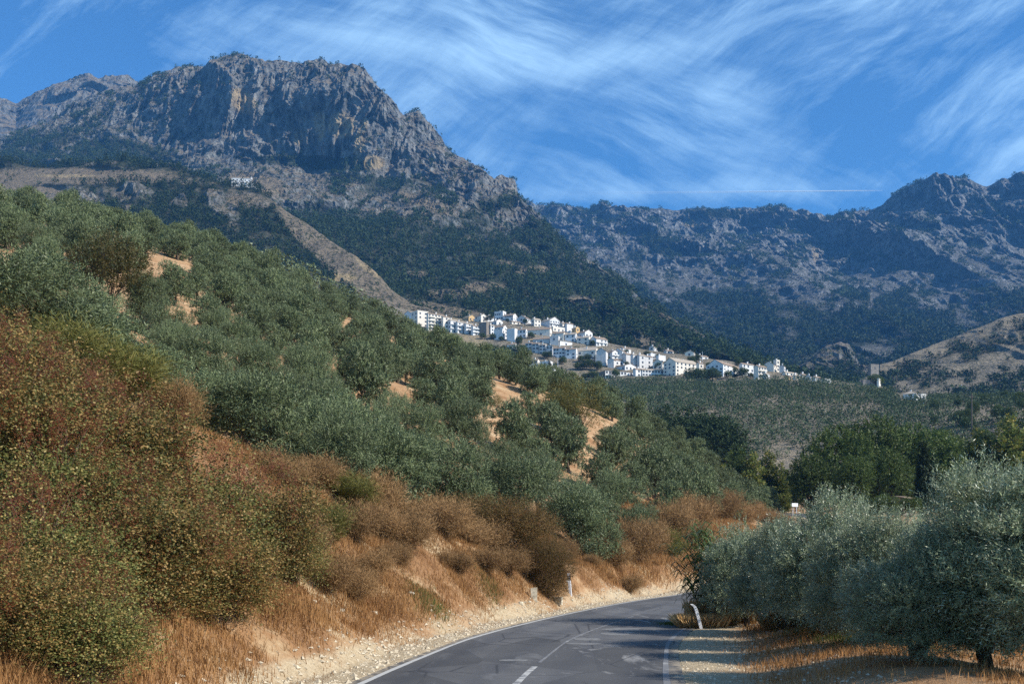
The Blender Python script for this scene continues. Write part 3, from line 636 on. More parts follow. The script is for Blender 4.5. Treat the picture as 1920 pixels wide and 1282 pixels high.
m_broad = leafmat('broad leaves', (0.030, 0.058, 0.014), (0.125, 0.16, 0.042), None, 0.3, 0.5, 0.35)
m_yellow = leafmat('turning leaves', [(0.0, (0.05, 0.08, 0.018)), (0.55, (0.14, 0.17, 0.04)), (1.0, (0.32, 0.25, 0.055))], None, None, 0.3, 0.55, 0.3)
m_almond = leafmat('almond leaves', (0.06, 0.075, 0.022), (0.22, 0.17, 0.05), None, 0.3, 0.55, 0.3)
m_pine = leafmat('pine needles', (0.018, 0.034, 0.014), (0.055, 0.080, 0.030), None, 0.1, 0.6, 0.2)
m_cyp = leafmat('cypress foliage', (0.010, 0.020, 0.010), (0.030, 0.045, 0.018), None, 0.05, 0.7, 0.2)
def make_tree(name, root, cm, tm):
    obj('trunk', tm, root); obj('crown', cm, root); return root
# --- olive templates: near, middle and far detail
def olive_set(nleaf, L, W, seeds, mat, spray=10, spl=0.4, **k):
    out = []
    for s in seeds:
        lb = olive_lobes(s, **k)
        out.append((crown_mesh('crown', mat, s, lb, nleaf, L, W, spray=spray, spl=spl, up=0.6, inner=0.5, droop=1.2, jit=.22), trunk_mesh(s, lb, 1.1, 0.26, m_bark, stems=2+s % 2)))
    return out
def near_lobes(seed, Rr=2.3):
    r_ = np.random.default_rng(seed); out = []
    for n, z, rr, rx, rz in ((8, 1.2, .66, .30, .42), (7, 2.0, .62, .33, .5), (6, 2.75, .46, .32, .5), (3, 3.35, .22, .30, .5)):
        for i in range(n):
            a = (i+r_.random()*.7)/n*6.28+z; k = .85+.3*r_.random(); out.append((Rr*rr*k*math.cos(a), Rr*rr*k*math.sin(a), z+r_.normal(0, .16), Rr*rx*(.8+.4*r_.random()), rz*(.8+.4*r_.random())))
    for i in range(16):
        a = r_.random()*6.28; q = .15+.75*r_.random(); out.append((Rr*q*math.cos(a), Rr*q*math.sin(a), 3.75-1.5*q*q+.35*r_.random(), .16+.08*r_.random(), .42+.2*r_.random()))
    return out
O_near = []
for s in (1, 2, 3):
    lb = near_lobes(s); O_near.append((crown_mesh('crown', m_olive, s, lb, 105000, .092, .024, spray=14, spl=.42, up=0.75, inner=0.35, droop=0.9), trunk_mesh(s, lb[::2], 0.9, 0.27, m_bark, stems=2+s % 2)))
def top_of(me, q=99.7):
    a = np.empty(len(me.vertices)*3, np.float32); me.vertices.foreach_get('co', a); return float(np.percentile(a[2::3], q))
O_mid = olive_set(26000, .15, .036, (11, 12, 13, 14), m_olive2, spray=10, spl=.38, n=10, low=0.3)
O_far = olive_set(9000, .24, .075, (21, 22, 23, 24), m_olive2, spray=8, spl=.36, n=10, low=0.3)
protos = {}
def place(kind, key, meshes, loc, rz, sc, label, cat, group=None, zs=1.0):
    """first use builds the thing, later uses copy it and its parts"""
    if key not in protos:
        root = empty(kind, loc, rz); make_tree(kind, root, *meshes); protos[key] = root; c = root
    else:
        c = copy_tree(protos[key]); c.name = kind
        if 'group' in c: del c['group']
    c.location = tuple(float(v) for v in loc); c.rotation_euler = (0, 0, rz); c.scale = (sc, sc, sc*zs)
    tag(c, label, cat, group)
    return c
# ------------------------------------------------------------------ right foreground olives
near_tr = [  # px, Y, crown width scale, top row, label
    (1404, 37.5, 0.70, 985, 'olive tree directly behind the green reeds at the road bend'),
    (1478, 33.5, 0.78, 972, 'grey-green olive whose low branches hang over the dry brown grass tuft'),
    (1552, 28.8, 0.8, 925, 'twin-trunked olive tree nearest the sandy verge beside the road'),
    (1645, 25.0, 0.72, 955, 'olive tree with bare leaning dark trunks between the big right one and the verge one'),
    (1852, 20.3, 0.74, 868, 'largest silvery olive tree in front, tall shoots rising at its top'),
    (1722, 20.5, 0.62, 1000, 'low olive foliage bushing out in front between the verge olives and the largest one'),
    (1740, 31.0, 0.8, 968, 'olive tree behind the two front ones, only its top showing'),
    (2015, 19.0, 0.95, 860, 'olive tree cut by the right edge of the photo, trunk in the corner'),
    (1900, 29.0, 0.9, 905, 'olive tree behind the large silvery one near the right edge')]
for i, (px, Y, sc, top, lab) in enumerate(near_tr):
    x = (px-CX)/F*Y; z = height([x], [Y])[0]; hh = CH+(HY-top)/F*Y-z
    place('olive_tree', ('n', i % 3), O_near[i % 3], (x, Y, z), i*1.9+.6, sc, lab, 'olive tree', 'olive trees right of the road', hh/top_of(O_near[i % 3][0])/sc)
# ------------------------------------------------------------------ left hillside olives
clear = [(308, 503, 52, 15), (60, 444, 55, 10), (385, 556, 22, 8), (650, 622, 20, 12), (735, 650, 10, 6), (820, 748, 26, 7), (945, 782, 50, 20), (1095, 812, 36, 16), (345, 680, 10, 12), (1460, 970, 60, 22), (210, 560, 30, 22)]
big = [  # large olives along the bank and at the left edge: px, Y, width scale, top row, label
    (50, 37, 1.1, 475, 'tall silvery olive at the left edge above the berry bushes'),
    (-60, 34, 1.1, 470, 'silvery olive cut by the left edge of the photo'),
    (165, 40, 1.05, 560, 'silvery olive in front of the dark almond tree on the left'),
    (255, 42, 1.0, 655, 'low silvery olive just above the green broom shrub on the bank'),
    (365, 46, 1.0, 690, 'olive above the dry thistle stalk on the bank'),
    (480, 45, 1.0, 700, 'big dense olive overhanging the dry bank behind the berry bush'),
    (605, 48.5, 1.0, 745, 'big dark olive with foliage down to the orange bank, second along its edge'),
    (730, 52, 1.05, 785, 'big dark olive directly left of the brown thorn bush'),
    (842, 57, 1.0, 820, 'silvery olive partly behind the top of the brown thorn bush'),
    (960, 61, 1.0, 855, 'silvery olive rising over the right part of the brown thorn bush'),
    (1082, 65.5, 1.08, 905, 'olive drooping over the pale eroded bank above the marker post'),
    (1192, 80, 0.8, 945, 'small round olive sprouting at the top of the orange bank'),
    (1150, 86, 1.0, 880, 'olive above the small round one on the roadside bank')]
used = []
for i, (px, Y, sc, top, lab) in enumerate(big):
    x = (px-CX)/F*Y; z = height([x], [Y])[0]; hh = min(max(CH+(HY-top)/F*Y-z, 3.0), 6.0)
    place('olive_tree', ('m', i % 4), O_mid[i % 4], (x, Y, z-.1), i*2.3, sc*1.04, lab, 'olive tree', 'big olive trees along the left bank', hh/top_of(O_mid[i % 4][0])/sc)
    used.append((x, Y))
r_ = np.random.default_rng(5); cand = []
a_ = R(28)
for iu in range(-60, 60):
    for iv in range(-60, 80):
        u = iu*6.1+r_.normal(0, .6); v = iv*5.5+r_.normal(0, .6)
        cand.append((u*math.cos(a_)-v*math.sin(a_), 120+u*math.sin(a_)+v*math.cos(a_)))
cand = np.array(cand); cand = cand[(cand[:, 1] > 36) & (cand[:, 1] < 232)]
hz_, hd_, hb_ = height(cand[:, 0], cand[:, 1], True); pxs, pys = proj(cand[:, 0], cand[:, 1], hz_)
# skyline of the near hill, to drop trees hidden beyond the crest
colpx = np.arange(-150, 1600, 8.0); sky_ = np.full(len(colpx), 2000.0); Ys_ = np.linspace(30, 240, 160)
prof = np.array([height((q-CX)/F*Ys_, Ys_) for q in colpx[::4]]); prof = HY-(prof-CH)/Ys_[None]*F
hill = []
for (x, y), z, d, px, py in sorted(zip(map(tuple, cand), hz_, hd_, pxs, pys), key=lambda c: c[0][1]):
    if px < -90 or px > 1420 or d > -8.2: continue
    if x > 31 and y > 150: continue
    if min(math.hypot(x-a, y-b) for a, b in used) < 4.6: continue
    h = 4.0/y*F; cr = 2.2/y*F
    def ins(a, b, c, ex, ey): return ((a-c[0])/(c[2]+ex))**2+((b-c[1])/(c[3]+ey))**2 < 1
    if any(ins(px, py, c, .3*cr, 0) or ins(px, py-.5*h, c, .25*cr, .1*h) for c in clear): continue
    if y < 75 and px < 150: continue
    ci = int(np.clip((px+150)/32, 0, len(prof)-1)); vis = prof[ci][Ys_ < y-3]
    if len(vis) and vis.min() < py-h*0.8: continue                  # wholly behind the crest
    hill.append((x, y, z, px, py))
def hill_label(px, py, y):
    if y < 70:
        return 'olive tree in the lowest rows, just behind the big ones on the bank', 'olive trees in the lower rows of the left hill'
    if px > 1150: return 'small olive on the nose of the hill above the road bend', 'olive trees on the nose of the left hill'
    if y < 115:
        return ('olive tree left of the grove centre, below the dark almond and the dry clearing', 'olive trees on the left middle slope') if px < 480 else ('olive tree in the dense middle of the grove, above the brown thorn bush', 'olive trees in the middle of the left hill')
    if px < 560 and py < 560: return 'dark olive on the upper left crest against the pine slopes', 'olive trees on the upper left crest'
    if y > 165: return 'dark olive on the long descending crest in front of the village slopes', 'olive trees on the descending crest'
    return 'olive tree in the upper half of the left hill below its crest', 'olive trees in the upper left hill'
print('HILL OLIVES', len(hill))
hill_far = hill[270:]
for i, (x, y, z, px, py) in enumerate(hill):
    if i >= 270: break
    lab, grp = hill_label(px, py, y); near = y < 88; r__ = random.random
    tset = O_mid if near else O_far
    place('olive_tree', ('m' if near else 'f', i % 4), tset[i % 4], (x, y, z-.1), r__()*6.28, 0.80*(0.82+0.36*r__()), lab, 'olive tree', grp, 1.12+0.25*r__())
# ------------------------------------------------------------------ merged masses of small far trees
def masses(name, pts, mat, label, cat, tmpl, smin, smax, seed=1, wide=1.0):
    r_ = np.random.default_rng(seed); n = len(pts); per = len(tmpl)
    out = []; tr = []; rn = []
    idx = r_.integers(0, per, n)
    for k in range(per):
        V, T_, rr = tmpl[k]; q = pts[idx == k]; m = len(q)
        if not m: continue
        s = smin+(smax-smin)*r_.random(m); a = r_.random(m)*6.28; ca, sa = np.cos(a)[:, None], np.sin(a)[:, None]
        W_ = np.stack([(V[None, :, 0]*ca-V[None, :, 1]*sa)*wide, (V[None, :, 0]*sa+V[None, :, 1]*ca)*wide, np.repeat(V[None, :, 2], m, 0)], -1)*s[:, None, None]+q[:, None]
        base = sum(len(o) for o in out)
        out.append(W_.reshape(-1, 3)); tr.append((T_[None]+(np.arange(m)*len(V))[:, None, None]).reshape(-1, 3)+base)
        rn.append((np.clip(rr[None]*0.6+0.4*r_.random((m, 1)), 0, 1)).ravel())
    me = mesh(name, np.vstack(out), [np.vstack(tr)], [mat], None, {'rnd': np.concatenate(rn)})
    return tag(obj(name, me), label, cat, kind='stuff')
def clump(seed, n, prof, size, skirt=0.0):
    """n small triangles filling a crown of unit height; prof(z)->radius"""
    r_ = np.random.default_rng(seed); z = r_.random(n*3); z = z[r_.random(n*3) < np.array([prof(q) for q in z])/0.45][:n]; n = len(z)
    rad = np.array([prof(q) for q in z])*(0.55+0.45*r_.random(n)**0.5); a = r_.random(n)*6.28
    c = np.stack([rad*np.cos(a), rad*np.sin(a), z], -1)
    V = c[:, None]+unit(r_.normal(size=(n, 3, 3)))*size*(0.6+0.6*r_.random((n, 1, 1)))
    return V.reshape(-1, 3), np.arange(n*3).reshape(-1, 3), np.repeat(r_.random(n), 3)
pinep = lambda z: 0.05 if z < 0.12 else 0.30*math.sin(min(1, (z-.1)/0.9)**0.75*math.pi)**0.6+0.02
conep = lambda z: 0.30*(1.02-z)**0.8
roundp = lambda z: 0.55*math.sqrt(max(0.02, 1-(2*z-1)**2))
PINE = [clump(s, 62, pinep if s % 3 else conep, 0.13) for s in range(8)]
PINES = [clump(s, 26, pinep, 0.2) for s in range(20, 26)]
BUSH = [clump(s, 22, roundp, 0.28) for s in range(40, 46)]
sc_ = massif.scatter(massif_forest**2, 15500, 3); masses('pine_forest', sc_-np.array([0, 0, .5]), m_pine, 'dense pine wood on the slopes below the rocky massif', 'pine forest', PINE, 8, 14, 2)
sc_ = massif.scatter(massif_scrub+0.015*(1-massif_forest), 6500, 4); masses('scrub', sc_-np.array([0, 0, .5]), m_pine, 'scattered dark bushes on the bare rock of the massif', 'scrub', BUSH, 3, 9, 3)
sc_ = spur.scatter(spur_forest**2, 5200, 5); masses('pine_forest', sc_-np.array([0, 0, .5]), m_pine, 'pine wood on the spur below the dry meadow', 'pine forest', PINE, 7, 12, 4)
sc_ = spur.scatter(1-spur_forest, 900, 6); masses('scrub', sc_-np.array([0, 0, .4]), m_pine, 'scattered low bushes on the dry spur', 'scrub', BUSH, 1.5, 5, 5)
sc_ = farm.scatter(farm_forest**2, 20000, 7); masses('pine_forest', sc_-np.array([0, 0, .5]), m_pine, 'hazy blue pine wood on the far mountain range', 'pine forest', PINES, 10, 17, 6)
sc_ = farm.scatter(far_scrub, 7000, 8); masses('scrub', sc_-np.array([0, 0, .5]), m_pine, 'dark bushes on the far rocky slopes', 'scrub', BUSH, 5, 13, 7)
sc_ = crag.scatter(crag_f, 1400, 9); masses('pine_forest', sc_-np.array([0, 0, .5]), m_pine, 'pines around the tan crag at the valley mouth', 'pine forest', PINES, 6, 11, 8)
sc_ = dry.scatter(dry_forest+0.01, 4200, 10); masses('scrub', sc_-np.array([0, 0, .4]), m_pine, 'dark scrub in the folds of the dry right hill', 'scrub', BUSH, 2.5, 7, 9)
# far olive grove under the village
r_ = np.random.default_rng(15); gpts = []
for iu in range(-70, 110):
    for iv in range(0, 75):
        x = iu*6.7+r_.normal(0, .8); y = 395+iv*6.7+r_.normal(0, .8); px = CX+F*x/y
        if not (980 < px < 2150): continue
        gpts.append((x, y))
gpts = np.array(gpts)
yu = np.interp(CX+F*gpts[:, 0]/gpts[:, 1], [980, 1050, 1100, 1300, 1340, 1420, 1440, 1560, 1650, 1750, 1850, 2150], [640, 690, 792, 770, 730, 715, 735, 728, 715, 640, 590, 545])
gp_ = CX+F*gpts[:, 0]/gpts[:, 1]
k = (gpts[:, 1] < yu) & ~((np.abs(gp_-1712) < 32) & (gpts[:, 1] > 590)) & (fbm(gpts[:, 0]/22, gpts[:, 1]/22, 0, 2, 9) > -0.42); gpts = gpts[k]
gz = np.array([hill_z(x, y) for x, y in gpts]); px_, py_ = proj(gpts[:, 0], gpts[:, 1], gz)
keep = ~((np.abs(px_-1590) < 60) & (np.abs(py_-770) < 6)); P3 = np.column_stack([gpts, gz])[keep]
OLC = [clump(s, 150, lambda z: 0.62*math.sqrt(max(0.02, 1-(2*z-1)**2)), 0.11) for s in range(60, 66)]
order = np.argsort(P3[:, 1]); P3 = P3[order]; rest = P3
m_grove = leafmat('grove leaves', (0.018, 0.036, 0.014), (0.115, 0.15, 0.068), None, 0.12, 0.6, 0.3)
masses('olive_grove', rest-np.array([0, 0, .2]), m_grove, 'dotted olive grove on the hill under the white village', 'olive grove', OLC, 4.0, 5.6, 11)
if hill_far:
    q_ = np.array([(x, y, z) for x, y, z, _, _ in hill_far]); masses('olive_grove', q_-np.array([0, 0, .2]), m_olive2, 'farthest small olives at the end of the left hill', 'olive grove', [clump(s, 400, lambda z: 0.58*math.sqrt(max(0.02, 1-(2*z-1)**2)), 0.06) for s in (70, 71)], 4.2, 5, 12)
print('GROVE', len(P3))

r_ = np.random.default_rng(77); vq = []
for i in range(34):
    px = 1130+r_.random()*330; Y = 232+r_.random()*120; x = (px-CX)/F*Y; vq.append((x, Y, max(float(height([x], [Y])[0]), hill_z(x, Y) if Y > 335 else -9)-.1))
masses('olive_grove', np.array(vq), m_olive2, 'olives in the dip between the left hill and the dotted grove', 'olive grove', [clump(s, 500, lambda z: 0.56*math.sqrt(max(0.02, 1-(2*z-1)**2)), 0.055) for s in (72, 73, 74)], 4.2, 5.2, 13)
print('COUNTS', len(hill), len(P3))
# ------------------------------------------------------------------ village
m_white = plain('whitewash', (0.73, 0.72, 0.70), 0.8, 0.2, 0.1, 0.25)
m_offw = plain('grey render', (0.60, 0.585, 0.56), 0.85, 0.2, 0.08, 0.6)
m_ochre = plain('ochre render', (0.62, 0.42, 0.20), 0.85, 0.2, 0.08, 0.6)
m_stonew = plain('rubble stone', (0.23, 0.20, 0.165), 0.95, 0.1, 0.25, 1.4)
m_tile = plain('old roof tile', (0.30, 0.225, 0.165), 0.9, 0.1, 0.2, 1.5)
m_tile2 = plain('pale roof tile', (0.42, 0.35, 0.27), 0.9, 0.1, 0.15, 1.5)
m_pane = plain('dark panes', (0.035, 0.045, 0.06), 0.25, 0.5, 0.1, 1)
m_shut = plain('grey window frame', (0.35, 0.35, 0.35), 0.6, 0.3, 0.1, 1)
m_dark = plain('shaded cellar openings', (0.07, 0.06, 0.055), 0.9, 0.1, 0.1, 1)
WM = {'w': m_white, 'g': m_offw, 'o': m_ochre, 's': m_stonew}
def win_mesh(w, h, key, _c={}):
    if key not in _c:
        g = G(); g.box(-w/2-.1, w/2+.1, -.07, 0, -.12, 0); g.box(-w/2-.1, -w/2, -.07, 0, 0, h); g.box(w/2, w/2+.1, -.07, 0, 0, h); g.box(-w/2, w/2, -.07, 0, h, h+.1)
        g.box(-.03, .03, -.06, -.03, 0, h)
        p_ = G(); p_.box(-w/2, w/2, -.028, .01, 0, h)
        _c[key] = (g.mesh('window', [m_shut]), p_.mesh('pane', [m_pane]))
    return _c[key]
def add_window(root, x, y, z, side, w=1.45, h=1.45):
    f, p_ = win_mesh(w, h, (w, h)); o = obj('window', f, root, (x, y, z), 0 if side == 'r' else -math.pi/2); obj('pane', p_, o); return o
m_cream = plain('cream wash', (0.74, 0.68, 0.58), 0.85, 0.2, 0.06, 0.6)
WM['c'] = m_cream
def building(name, px0, pc, px1, pt, pb, lab, cat='house', wall='w', roof='gable', st=0, nl=-1, nr=-1, group='white village houses', a=None, Y=None, chim=1, balc=0, rh=None, rmat=None, wl=None):
    if wall == 'w' and len(lab) % 4 == 1 and group: wall = 'c'
    if Y is None: Y = hill_hit(pc, pb)
    l, r_w = max(pc-px0, .8), max(px1-pc, .8)
    if a is None: a = 35 if r_w >= l*0.8 else (62 if r_w > .25*l else 74)
    a = R(a); x = (pc-CX)/F*Y; zb = CH+(HY-pb)/F*Y; u0, u1 = (px0-CX)/F, (px1-CX)/F
    Lr = (u1*Y-x)/(math.cos(a)-u1*math.sin(a)); Ld = (x-u0*Y)/(math.sin(a)+u0*math.cos(a))
    mn_ = 1.4 if 'turret' in name else 3.0
    Lr, Ld = max(Lr, mn_), max(Ld, mn_)
    H = (pb-pt)/F*Y; rh = (0 if roof == 'flat' else min(0.30*min(Lr, Ld), H*0.36, 4.2)) if rh is None else rh
    He = H-rh*0.8
    root = empty(name, (x, Y, zb), a); tag(root, lab, cat, group)
    g = G(); g.box(0, Lr, 0, Ld, -(3 if 'tower' in name or 'turret' in name else 5), He)
    rx = Lr >= Ld
    tm = rmat or (m_tile if len(lab) % 3 else m_tile2)
    ov = .35
    if roof == 'gable':
        if rx:
            for xx in (0, Lr): g.add([(xx, 0, He), (xx, Ld, He), (xx, Ld/2, He+rh)], T=[(0, 1, 2) if xx else (0, 2, 1)])
        else:
            for yy in (0, Ld): g.add([(0, yy, He), (Lr, yy, He), (Lr/2, yy, He+rh)], T=[(0, 1, 2)])
    wo = obj('wall', g.mesh('wall', [WM[wall]]), root)
    q = G()
    if roof == 'gable':
        n = rh/(min(Lr, Ld)/2); d = .18
        if rx: V = [(-ov, -ov, He-ov*n), (Lr+ov, -ov, He-ov*n), (Lr+ov, Ld/2, He+rh), (-ov, Ld/2, He+rh), (Lr+ov, Ld+ov, He-ov*n), (-ov, Ld+ov, He-ov*n)]
        else: V = [(-ov, -ov, He-ov*n), (-ov, Ld+ov, He-ov*n), (Lr/2, Ld+ov, He+rh), (Lr/2, -ov, He+rh), (Lr+ov, Ld+ov, He-ov*n), (Lr+ov, -ov, He-ov*n)]
        V = V+[(v[0], v[1], v[2]+d) for v in V]
        q.add(V, [(6, 7, 8, 9), (9, 8, 10, 11), (0, 3, 2, 1), (3, 5, 4, 2), (0, 1, 7, 6), (4, 5, 11, 10)], [(0, 6, 3), (3, 6, 9), (3, 9, 5), (5, 9, 11), (1, 2, 7), (2, 8, 7), (2, 4, 8), (4, 10, 8)])
    elif roof == 'hip':
        m_ = min(Lr, Ld)/2
        V = [(-ov, -ov, He), (Lr+ov, -ov, He), (Lr+ov, Ld+ov, He), (-ov, Ld+ov, He)]
        if rx: V += [(m_, Ld/2, He+rh), (Lr-m_, Ld/2, He+rh)]; q.add(V, [(0, 1, 5, 4), (2, 3, 4, 5), (0, 3, 2, 1)], [(1, 2, 5), (3, 0, 4)])
        else: V += [(Lr/2, m_, He+rh), (Lr/2, Ld-m_, He+rh)]; q.add(V, [(1, 2, 5, 4), (3, 0, 4, 5), (0, 3, 2, 1)], [(0, 1, 4), (2, 3, 5)])
    elif roof == 'shed':
        V = [(-ov, -ov, He-.05), (Lr+ov, -ov, He-.05), (Lr+ov, Ld+ov, He+rh), (-ov, Ld+ov, He+rh)]; V += [(v[0], v[1], v[2]+.2) for v in V]
        q.add(V, [(4, 5, 6, 7), (0, 3, 2, 1), (0, 1, 5, 4), (1, 2, 6, 5), (2, 3, 7, 6), (3, 0, 4, 7)])
    else:
        q.box(.3, Lr-.3, .3, Ld-.3, He-.02, He+.12)
        for b_ in ((-.08, Lr+.08, -.08, .26), (-.08, Lr+.08, Ld-.26, Ld+.08)): q.box(*b_, He+.003, He+.7, 1)
        for b_ in ((-.078, .26, .262, Ld-.262), (Lr-.26, Lr+.078, .262, Ld-.262)): q.box(*b_, He+.003, He+.698, 1)
    rf = obj('roof', q.mesh('roof', [tm, WM[wall]]), root)
    for c in range(chim):
        cx_, cy_ = Lr*(.25+.5*((c*0.618+.3*(len(lab) % 3)) % 1)), Ld*.5; g2 = G(); g2.box(-.4, .4, -.4, .4, -1.2, 1.5); g2.box(-.5, .5, -.5, .5, 1.503, 1.7)
        obj('chimney', g2.mesh('chimney', [m_white]), rf, (cx_, cy_, He+rh*.6))
    st = st or max(1, int(round(He/3.1))); fh = He/st
    nr = int(Lr//3.6) if nr < 0 else nr; nl = int(Ld//4.2) if nl < 0 else nl
    if fh > 1.9:
        wh = min(1.45, fh*.5)
        cnt = 0
        for s in range(st):
            for c in range(nr):
                if cnt >= 95: break
                if (s*7+c*5+len(lab)) % 11 == 3: continue
                add_window(root, Lr*(c+.5)/nr, -.002, fh*s+fh*.3, 'r', h=round(wh, 2)); cnt += 1
            for c in range(nl):
                if (s*5+c*3+len(lab)) % 7 == 2 or cnt >= 95: continue
                add_window(root, -.002, Ld*(c+.5)/nl, fh*s+fh*.3, 'l', h=round(wh, 2)); cnt += 1
    for s in range(1, st if balc else 1):
        for c in range(balc):
            g3 = G(); x0_ = Lr*(c+.12)/balc; x1_ = Lr*(c+.88)/balc
            g3.box(x0_, x1_, -1.2, -.003, fh*s, fh*s+.15); g3.box(x0_, x1_, -1.2, -1.12, fh*s+.153, fh*s+1.0)
            obj('balcony', g3.mesh('balcony', [WM[wall]]), root)
    return root
B = building
SH = 'long shaded village houses'
